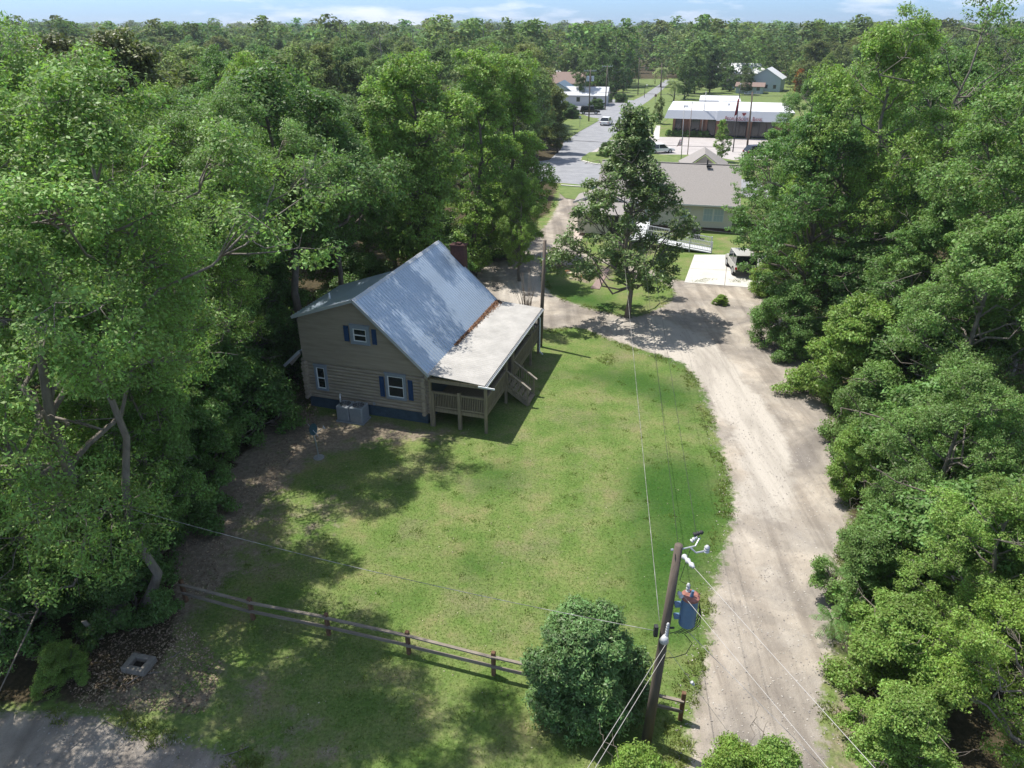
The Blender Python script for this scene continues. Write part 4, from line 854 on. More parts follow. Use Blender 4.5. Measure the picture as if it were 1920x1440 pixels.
# ------------------------------------------------------------------ vehicles
M_TYRE = mat('tyre', (.02, .02, .02), .9); M_CGLASS = mat('car_glass', (.015, .02, .025), .06, spec=.8); M_RED = mat('tail_light', (.35, .01, .01), .3); M_HL = mat('head_light', (.7, .7, .72), .2)
def car(loc, rz, L, Wd, Ht, label, paint, boxy=False, spare=False, name='car'):
    t = thing(name, loc, label, 'car', None, rz)      # nose towards +y
    z0, belt = .32 if not boxy else .45, Ht * .56
    h = L / 2
    low = [(-h, z0 + .12), (-h + .05, z0), (h - .08, z0), (h, z0 + .15), (h - .02, belt * .82), (h - (.9 if not boxy else .75) * L / 4.6, belt), (-h + .1, belt), (-h, belt - .12)]
    fr, rr = (h - 1.15, -h + .15) if not boxy else (h - 1.2, -h + .12)
    q = MB(); n_ = len(low); w = Wd / 2
    # body: three sections across, tucked at the edges
    vs = []
    for xw, sc in ((-w, .97), (-w + .09, 1.0), (w - .09, 1.0), (w, .97)):
        for y, z in low: vs.append((xw, y * sc, z if abs(xw) < w - .01 else (z * .94 + .04)))
    fs = []
    for s_ in range(3):
        for i in range(n_): j_ = (i + 1) % n_; fs.append((s_ * n_ + i, s_ * n_ + j_, (s_ + 1) * n_ + j_, (s_ + 1) * n_ + i))
    fs += [tuple(range(n_)), tuple(range(4 * n_ - 1, 3 * n_ - 1, -1))]; q.add(vs, fs)
    ti = .14 if not boxy else .06; tz = Ht
    y0b, y1b, y0t, y1t = rr - .02, fr + .05, rr + (.45 if not boxy else .12), fr - (.75 if not boxy else .32)
    # roof and pillars as a shell a little proud of the glass house
    q.add([(-w + ti, y0t, tz - .05), (w - ti, y0t, tz - .05), (w - ti, y1t, tz - .05), (-w + ti, y1t, tz - .05), (-w + ti + .08, y0t + .1, tz), (w - ti - .08, y0t + .1, tz), (w - ti - .08, y1t - .1, tz), (-w + ti + .08, y1t - .1, tz)], [(3, 2, 1, 0), (4, 5, 6, 7), (0, 1, 5, 4), (1, 2, 6, 5), (2, 3, 7, 6), (3, 0, 4, 7)])
    for sx in (-1, 1):
        for yb, yt in ((y0b + .06, y0t + .05), (y1b - .03, y1t - .03), ((y0b + y1b) / 2 - .1, (y0t + y1t) / 2)): q.bar((sx * (w - .05), yb, belt - .02), (sx * (w - ti - .02), yt, tz - .04), .06, .08)
    body = q.build('body', paint, t)
    q = MB(); e = .04
    q.add([(-w + e, y0b, belt - .01), (w - e, y0b, belt - .01), (w - e, y1b, belt - .01), (-w + e, y1b, belt - .01), (-w + ti + .02, y0t, tz - .052), (w - ti - .02, y0t, tz - .052), (w - ti - .02, y1t, tz - .052), (-w + ti + .02, y1t, tz - .052)], [(3, 2, 1, 0), (4, 5, 6, 7), (0, 1, 5, 4), (1, 2, 6, 5), (2, 3, 7, 6), (3, 0, 4, 7)]); q.build('windows', M_CGLASS, t)
    wr = .33 if not boxy else .39
    for sx in (-1, 1):
        for yy in (h - .85, -h + .8):
            q = MB(); q.tube([(sx * (w - .18), yy, wr), (sx * (w + .02), yy, wr)], wr, 20); wl = q.build('wheel', M_TYRE, t); q = MB(); q.tube([(sx * (w + .0), yy, wr), (sx * (w + .028), yy, wr)], wr * .58, 14); q.build('rim', M_GREY, wl)
        q = MB(); q.bb((sx * (w - .08) - .1, -h - .015, belt - .34), (sx * (w - .08) + .1, -h + .03, belt - .14)); q.build('tail_light', M_RED, t)
        q = MB(); q.bb((sx * (w - .28) - .14, h - .04, belt - .30), (sx * (w - .28) + .14, h + .012, belt - .16)); q.build('headlight', M_HL, t)
    q = MB(); q.bb((-w + .05, -h - .06, z0 + .02), (w - .05, -h + .02, z0 + .2)); q.build('bumper', M_DARK if boxy else paint, t); q = MB(); q.bb((-w + .05, h - .02, z0 + .02), (w - .05, h + .06, z0 + .2)); q.build('bumper', M_DARK if boxy else paint, t)
    q = MB(); q.bb((-.24, -h - .075, z0 + .24), (.24, -h - .05, z0 + .36)); q.build('number_plate', M_WFR, t)
    if spare:
        q = MB(); q.tube([(.0, -h - .04, belt - .10), (0, -h - .27, belt - .10)], .37, 24); sp_ = q.build('spare_wheel', M_TYRE, t); q = MB(); q.tube([(.0, -h - .26, belt - .10), (0, -h - .29, belt - .10)], .2, 16); q.build('hub', M_DARK, sp_)
        q = MB(); q.bar((-w + .3, -h - .02, belt - .3), (-w + .3, -h - .02, belt + .05), .08, .05); q.build('hinge', M_DARK, t); q = MB(); q.bar((w - .3, -h - .02, belt - .3), (w - .3, -h - .02, belt + .05), .08, .05); q.build('hinge', M_DARK, t)
    return t
M_PW = mat('paint_white', (.75, .76, .76), .25, spec=.6); M_PB = mat('paint_black', (.02, .022, .026), .2, spec=.6); M_PS = mat('paint_silver_blue', (.45, .52, .58), .3, metal=.3); M_PJ = mat('paint_pale_sand', (.40, .39, .36), .4, spec=.4)
jp = G(1400, 522); car(jp + Vector((0, 2.1, 0)), rad(-4), 4.1, 1.78, 1.85, 'pale boxy off road car with a spare wheel, parked on the concrete driveway', M_PJ, True, True, 'offroad_car')
car(G(1139, 236) + Vector((0, 2, 0)), rad(-20), 4.4, 1.85, 1.62, 'white car seen from behind, driving up the street past the corner verge', M_PW)
car(G(1106, 214), rad(-98), 4.6, 1.9, 1.85, 'black off road car crossing the junction behind the twin transformer pole', M_PB, True, False, 'offroad_car')
car(G(1246, 288) + Vector((-.6, .8, 0)), rad(-75), 4.4, 1.8, 1.5, 'white car parked at the verge before the bank, half hidden by the glossy tree', M_PW)
car(G(1420, 290) + Vector((0, 0, 0)), rad(-75), 4.4, 1.8, 1.5, 'dark car parked in the bank lot just left of the leafy branches', M_PB)
car(G(1366, 168), rad(-60), 4.6, 1.8, 1.5, 'pale blue car parked on the grass far behind the bank roof', M_PS)

# ------------------------------------------------------------------ bank
M_BRICK = mat('bank_brick', (.25, .145, .105), .9, var=.2, nscale=6, bump=.3); M_MEMB = mat('white_roof', (.62, .62, .62), .6, var=.06); M_MANS = mat('fascia_grey_white', (.52, .54, .58), .6, var=.04); M_GLS2 = mat('bank_glass', (.03, .035, .04), .1, spec=.7); M_SIGN = mat('sign_maroon', (.22, .03, .04), .6)
bank = thing('bank_building', (30.31, 141.82, 0), 'flat white roofed brick bank with maroon lettering on its pale fascia', 'bank', rz=town)
q = MB(); q.bb((0, .6, -.2), (21, 17, 3.3)); q.bb((7.9, 0, -.2), (9.6, .6, 3.3))
for x in (0, 1.7, 2.9, 5.0, 5.9): q.bb((x, .3, -.2), (x + .45, .6, 3.2))
q.bb((13.5, 0, -.2), (14.3, .6, 3.3)); q.bb((18.3, 0, -.2), (21, .6, 3.3)); q.build('wall', M_BRICK, bank)
for x0_, x1_, z0_, z1_ in ((.5, 1.65, .9, 3.0), (3.4, 4.95, .9, 3.0), (6.4, 7.85, .05, 3.1), (9.7, 13.4, .05, 3.1), (14.4, 18.2, .05, 3.1)):
    q = MB(); q.bb((x0_, .5, z0_), (x1_, .58, z1_)); o = q.build('window', M_GLS2, bank)
    q = MB(); nb = max(1, int((x1_ - x0_) / 1.1)); 
    for i in range(nb + 1): xx = x0_ + (x1_ - x0_) * i / nb; q.bb((xx - .04, .44, z0_), (xx + .04, .5, z1_))
    q.bb((x0_ + .04, .446, z1_ - .08), (x1_ - .04, .5, z1_)); q.build('frame', M_DARK, o)
q = MB()
q.add([(-1.6, -1.2, 3.2), (7.9, -1.2, 3.2), (7.9, -.7, 4.6), (-1.1, -.7, 4.6), (7.9, .4, 4.6), (-.1, .4, 4.6), (7.9, .4, 3.2), (-.1, .4, 3.2)], [(0, 1, 2, 3), (3, 2, 4, 5), (1, 6, 4, 2), (0, 7, 6, 1)])
q.add([(-1.6, -1.2, 3.2), (-1.1, -.7, 4.6), (-1.1, 17.5, 4.6), (-1.6, 18.0, 3.2), (-.1, .4, 4.6), (-.1, 17.0, 4.6)], [(0, 1, 2, 3), (1, 4, 5, 2)])
q.add([(7.85, -1.75, 3.1), (20.5, -1.75, 3.1), (20.5, -1.25, 4.72), (7.85, -1.25, 4.72), (20.5, .3, 4.72), (7.85, .3, 4.72), (7.85, .3, 3.1), (20.5, .3, 3.1)], [(0, 1, 2, 3), (3, 2, 4, 5), (0, 3, 5, 6), (1, 7, 4, 2), (0, 6, 7, 1)])
q.bb((-.1, .4, 4.3), (21.5, 17.4, 4.55)); fsc = q.build('fascia', M_MANS, bank)
q = MB(); q.bb((-.9, -.5, 4.552), (21.4, 17.3, 4.66)); q.bb((8.1, -1.1, 4.66), (20.4, 17.2, 4.80)); q.bb((4.2, 17.3, 4.1), (12.5, 31, 4.9)); q.bb((4.2, 17.0, 4.66), (8.1, 17.28, 5.0)); q.build('flat_roof', M_MEMB, bank)
q = MB(); q.bb((4.5, 17.4, -.2), (12.2, 30.7, 4.1)); q.build('rear_wall', M_BRICK, bank)
q = MB(); q.box((2, 5, 4.85), (.9, .9, .4)); q.build('roof_vent', M_MEMB, bank); q = MB(); q.box((10, 9, 5.0), (.5, .5, .4)); q.build('roof_vent', M_MEMB, bank)
def text_mesh(s, size, m, parent, loc, rot, small=True, name='sign_lettering', align='CENTER', ext=.03):
    c = bpy.data.curves.new('t', 'FONT'); c.body = s; c.size = size; c.extrude = ext; c.align_x = align; c.space_character = 1.05
    if small:
        for i, ch_ in enumerate(s): c.body_format[i].use_small_caps = True
    c.small_caps_scale = .78
    o = bpy.data.objects.new('t', c); COL.objects.link(o); bpy.context.view_layer.update()
    me = bpy.data.meshes.new_from_object(o.evaluated_get(bpy.context.evaluated_depsgraph_get())); bpy.data.objects.remove(o)
    me.name = name; me.materials.append(m); r = link(name, me, parent, loc); r.rotation_euler = rot; return r
tt = text_mesh('PeoplesSouth Bank', .92, M_SIGN, bank, (12.6, -1.79, 3.22), (rad(90 - 17), 0, 0))
dx = tt.dimensions.x; s_ = 6.5 / max(.1, dx); tt.scale = (s_, 1.05, 1)
q = MB(); q.tube([(12.6 + .0, -1.62, 4.28), (12.6, -1.50, 4.30)], .26, 6); q.bb((12.25, -1.64, 4.3), (12.95, -1.56, 4.52)); q.build('emblem', M_SIGN, bank)
# hedge balls along the wall
for i in range(7):
    pass

# ------------------------------------------------------------------ poles, flags, lamp, signs in town
M_FPOLE = mat('flagpole_grey', (.38, .38, .38), .5, metal=.4); M_RUSTP = mat('flagpole_brown', (.25, .18, .15), .7)
def simple_pole(name, base, top, r, m, label, cat, extra=None, group=None):
    t = thing(name, base, label, cat, group); q = MB(); q.tube([(0, 0, -.1), tuple(top - base)], [r, r * .6], 8); q.build('pole', m, t, True)
    if cat == 'flagpole': q = MB(); q.tube([tuple(top - base), tuple(top - base + Vector((0, 0, .14)))], [.11, .06], 8); q.build('finial', M_WFR, t)
    return t
def flag(t, z, w, drop, cols, name='flag'):
    q = MB(); n1, n2 = 8, 6; rg = random.Random(int(z * 10)); vs = []
    for i in range(n1 + 1):
        for j_ in range(n2 + 1):
            u, v = i / n1, j_ / n2; vs.append((-.06 - u * w * (.5 + .5 * v), .12 * math.sin(u * 9 + v * 2), z - drop * v - u * .8 * drop * .3))
    q.add(vs, [(i * (n2 + 1) + j_, (i + 1) * (n2 + 1) + j_, (i + 1) * (n2 + 1) + j_ + 1, i * (n2 + 1) + j_ + 1) for i in range(n1) for j_ in range(n2)])
    m_i = []
    for i in range(n1):
        for j_ in range(n2): m_i.append((j_ % 2) if i > 2 or len(cols) < 3 else 2)
    q.m = m_i; q.build(name, cols, t)
M_FR = mat('flag_red', (.32, .03, .04), .8); M_FW = mat('flag_white', (.75, .70, .70), .8); M_FB = mat('flag_navy', (.03, .03, .1), .8); M_FPK = mat('flag_pink', (.72, .45, .50), .8)
b_ = G(1276.5, 310); f1 = simple_pole('flagpole', b_, AtY(1283, 200, b_.y), .07, M_FPOLE, 'flagpole with a drooping pink and white flag on the verge before the bank', 'flagpole')
zt = AtY(1283, 257, b_.y).z; flag(f1, zt, .9, 1.1, [M_FW, M_FPK])
b_ = G(1289, 290); simple_pole('flagpole', b_, AtY(1298, 193, b_.y), .07, M_RUSTP, 'brown flagpole without a flag between the pink flag and the tallest flagpole', 'flagpole')
b_ = G(1314, 257); simple_pole('flagpole', b_, AtY(1324, 173, b_.y), .09, M_FPOLE, 'pale bare flagpole rising from the hedge against the bank wall', 'flagpole')
b_ = G(1374, 285); f4 = simple_pole('flagpole', b_, AtY(1389, 158, b_.y), .10, M_DARK, 'dark flagpole with a hanging dark red flag in front of the bank sign', 'flagpole')
flag(f4, AtY(1387, 180, b_.y).z, .55, 2.6, [M_FR, M_FR, M_FB])
def util(base_px, top_px, label, arms=True, cans=False, r=.15):
    b = G(*base_px); tp_ = AtY(*top_px, b.y); t = thing('utility_pole', b, label, 'utility pole', 'utility poles along the town streets')
    v = tp_ - b; q = MB(); q.tube([(0, 0, -.1), tuple(v)], [r, r * .7], 8); q.build('pole', M_POLE, t, True)
    if arms:
        q = MB(); q.bar(v + Vector((-1.3, 0, -.3)), v + Vector((1.3, .2, -.3)), .1, .12)
        for x in (-1.2, -.6, .7, 1.2): q.tube([v + Vector((x, 0, -.24)), v + Vector((x, 0, .02))], .06, 6)
        q.build('crossarm', M_GREY, t)
    if cans:
        for x in (-.45, .55): q = MB(); q.tube([v + Vector((x, -.15, -2.3)), v + Vector((x, -.15, -1.3))], .3, 14); q.build('transformer_tank', mat('tank_grey', (.50, .55, .62), .4), t)
    return b + v
tA = util((1104, 228), (1107, 130), 'utility pole with two pale grey transformers at the street corner', True, True)
tB = util((1134.5, 206), (1139, 122), 'utility pole with a crossarm right of the twin transformer pole')
tC = util((1168, 178), (1170, 127), 'plain utility pole in front of the dark trees left of the far street', False)
tD = util((1196, 178), (1199, 108), 'tall dark utility pole at the left side of the far street', False)
tE = util((1228, 158), (1229, 134), 'farthest short pole beside the palm at the end of the street', False)
tF = util((1239, 190), (1241, 118), 'dark utility pole close to the right side of the far street', False)
tG = util((1400, 285), (1411, 172), 'dark utility pole with a crossarm right of the bank sign', True, False, .17)
def town_line(a, b, sag, label): line('power_line', a, b, .03, sag, label, M_CABD, 'power line', 20, 'power lines over the town streets')
town_line(tA, tB, 1.0, 'power line between the twin transformer pole and the next pole'); town_line(tB, tC, 1.4, 'drooping power line in front of the dark trees'); town_line(tC, tD, .4, 'power line towards the tall dark pole of the far street')
town_line(tA + Vector((-60, 12, -.6)), tG + Vector((12, -3, -.4)), 1.5, 'long power line spanning above the bank roof')
town_line(AtY(1050, 262, 126) , AtY(1500, 280, 124), .2, 'low black line crossing the street and the bank parking lot')
b_ = G(1208, 183); t = thing('street_lamp', b_, 'short street lamp at the left kerb of the far street', 'street lamp'); q = MB(); q.tube([(0, 0, 0), (0, 0, 3.0), (.1, 0, 3.25), (.5, 0, 3.3)], [.08, .07, .06, .05], 8); q.build('lamp_post', M_DARK, t); q = MB(); q.tube([(.35, 0, 3.3), (.55, 0, 3.42), (.8, 0, 3.3)], [.1, .2, .08], 8); q.build('lamp_head', M_WFR, t)
b_ = G(1228, 196); t = thing('road_sign', b_, 'small round reddish sign on a post at the right of the far street', 'sign'); q = MB(); q.tube([(0, 0, 0), (0, 0, 2.2)], .04, 6); q.build('post', M_GREY, t); q = MB(); q.tube([(0, -.06, 2.2), (0, -.04, 2.2)], .36, 8); q.build('sign_panel', mat('sign_back', (.25, .14, .12), .6), t)
b_ = G(1087, 240); t = thing('road_sign', b_, 'thin sign post on the grass verge left of the side street', 'sign'); q = MB(); q.tube([(0, 0, 0), (0, 0, 2.3)], .04, 6); q.build('post', M_GREY, t); q = MB(); q.box((0, -.05, 2.1), (.35, .03, .45)); q.build('sign_panel', M_GREY, t)

# ------------------------------------------------------------------ other buildings of the town
def block(name, base, rz, w, dp, h, roofh, label, wallm, roofm, ridge='x', eave=.4, cat='building'):
    t = thing(name, base, label, cat, None, rz)
    q = MB(); q.bb((-w / 2, 0, -.2), (w / 2, dp, h))
    if ridge == 'x': q.prism([(0, h), (dp, h), (dp / 2, h + roofh - .1)], -w / 2, w / 2, axis='x')
    else: q.prism([(-w / 2, h), (w / 2, h), (0, h + roofh - .1)], 0, dp)
    q.build('wall', wallm, t)
    q = MB(); e = eave
    if ridge == 'x':
        k_ = roofh / (dp / 2) * e
        slab(q, [(-w / 2 - e, -e, h - k_), (w / 2 + e, -e, h - k_), (w / 2 + e, dp / 2, h + roofh), (-w / 2 - e, dp / 2, h + roofh)]); slab(q, [(-w / 2 - e, dp / 2 + .002, h + roofh), (w / 2 + e, dp / 2 + .002, h + roofh), (w / 2 + e, dp + e, h - k_), (-w / 2 - e, dp + e, h - k_)])
    else:
        k_ = roofh / (w / 2) * e
        slab(q, [(-w / 2 - e, -e, h - k_), (0, -e, h + roofh), (0, dp + e, h + roofh), (-w / 2 - e, dp + e, h - k_)]); slab(q, [(w / 2 + e, -e, h - k_), (.002, -e, h + roofh), (.002, dp + e, h + roofh), (w / 2 + e, dp + e, h - k_)])
    q.build('roof', roofm, t)
    for x in (-w * .3, w * .05, w * .32):
        q = MB(); q.bb((x - .45, -.04, 1.0), (x + .45, -.01, 2.1)); q.build('window', M_GLS2, t)
    return t
M_GRB = mat('wall_mint', (.42, .52, .48), .8, var=.05); M_RFB = mat('roof_dark_blue', (.10, .15, .20), .6, var=.08); M_RBR = mat('roof_red_brown', (.21, .15, .125), .8, var=.15); M_RGW = mat('roof_pale_metal', (.55, .56, .58), .5, var=.05); M_RWH = mat('roof_white_metal', (.62, .63, .64), .5); M_LB = mat('wall_pale_blue', (.42, .50, .55), .8)
block('gabled_building', G(1046, 196), rad(-12), 8.5, 11, 3.0, 2.4, 'mint building with a dark blue gabled roof beyond the left trees', M_GRB, M_RFB, 'y')
block('long_building', G(1078, 198), rad(-12), 16, 8, 2.7, 1.7, 'long low building with a pale metal roof beside the black off road car', M_RGW, M_RGW, 'x')
block('shed', G(1008, 196), rad(-12), 8, 7, 2.6, 1.4, 'low pale metal roofed shed peeping out behind the left trees', M_RGW, M_RWH, 'x')
block('house', G(1047, 176), rad(-12), 15, 10, 3.2, 2.8, 'house with a red brown roof rising behind the mint building', M_GRB, M_RBR, 'x')
block('white_roofed_house', G(1018, 164), rad(-5), 11, 9, 3.0, 2.2, 'small white roofed house farthest left of the street', M_CREAM, M_RWH, 'x')
block('pale_blue_house', G(1432, 172), rad(-25), 9.5, 12, 4.0, 2.8, 'pale blue gabled house with a white roof behind the bank', M_LB, M_RWH, 'y')
block('carport', G(1404, 176), rad(-20), 8, 7, 2.2, .9, 'low blue grey carport left of the pale blue house', M_LB, M_RBR, 'x')
block('white_roofed_house', G(1385, 156), rad(-10), 17, 12, 3.5, 3.0, 'large white roofed house among trees up behind the bank', M_CREAM, M_RWH, 'x')
block('shed', G(1366, 160), rad(-10), 5, 6, 3.2, 2.0, 'small beige gabled shed left of the large white roofed house', mat('beige_wall', (.42, .36, .30), .8), M_SHING, 'y')
block('barn', G(556, 222), rad(10), 14, 9, 3.2, 1.6, 'pale metal roofed barn glimpsed between the left trees', M_RGW, M_RWH, 'x')
block('barn', G(66, 180), rad(14), 16, 10, 3.5, 2.2, 'white roofed barn glimpsed at the far left edge', M_CREAM, M_RWH, 'x')
block('shed', G(700, 395), rad(-25), 8, 5, 2.6, 1.0, 'white metal roofed shed glimpsed under the big tree behind the log house', M_CREAM, M_RWH, 'x')
HAZE = .00018
# ------------------------------------------------------------------ planting
def plant(name, key, x, y, h, w=None, col=(1, 1, 1), label='', cat='tree', group=None, rz=None, tilt=0, z=0):
    tm, cmh = P[key]; base_h = max(v.co.z for v in cmh.vertices) if key not in HCACHE else HCACHE[key]; HCACHE[key] = base_h
    t = bpy.data.objects.new(name, None); COL.objects.link(t); t.location = (x, y, z); s = h / base_h; sw = s * (w or 1)
    rr = random.Random(int(x * 131 + y * 977)); t.rotation_euler = (tilt, 0, rz if rz is not None else rr.uniform(0, 6.28)); t.scale = (sw, sw, s); tag(t, label, cat, group)
    a = link('trunk', tm, t); b = link('crown', cmh, t); b.color = (*col, 1); return t
HCACHE = {}
GRN = (1, 1, 1); BRT = (1.25, 1.18, .95); YEL = (1.3, 1.2, .85); DRK = (.66, .72, .70); MID = (.85, .92, .9); FGR = (1.2, 1.18, 1.12); BRN = (.95, .72, .72)
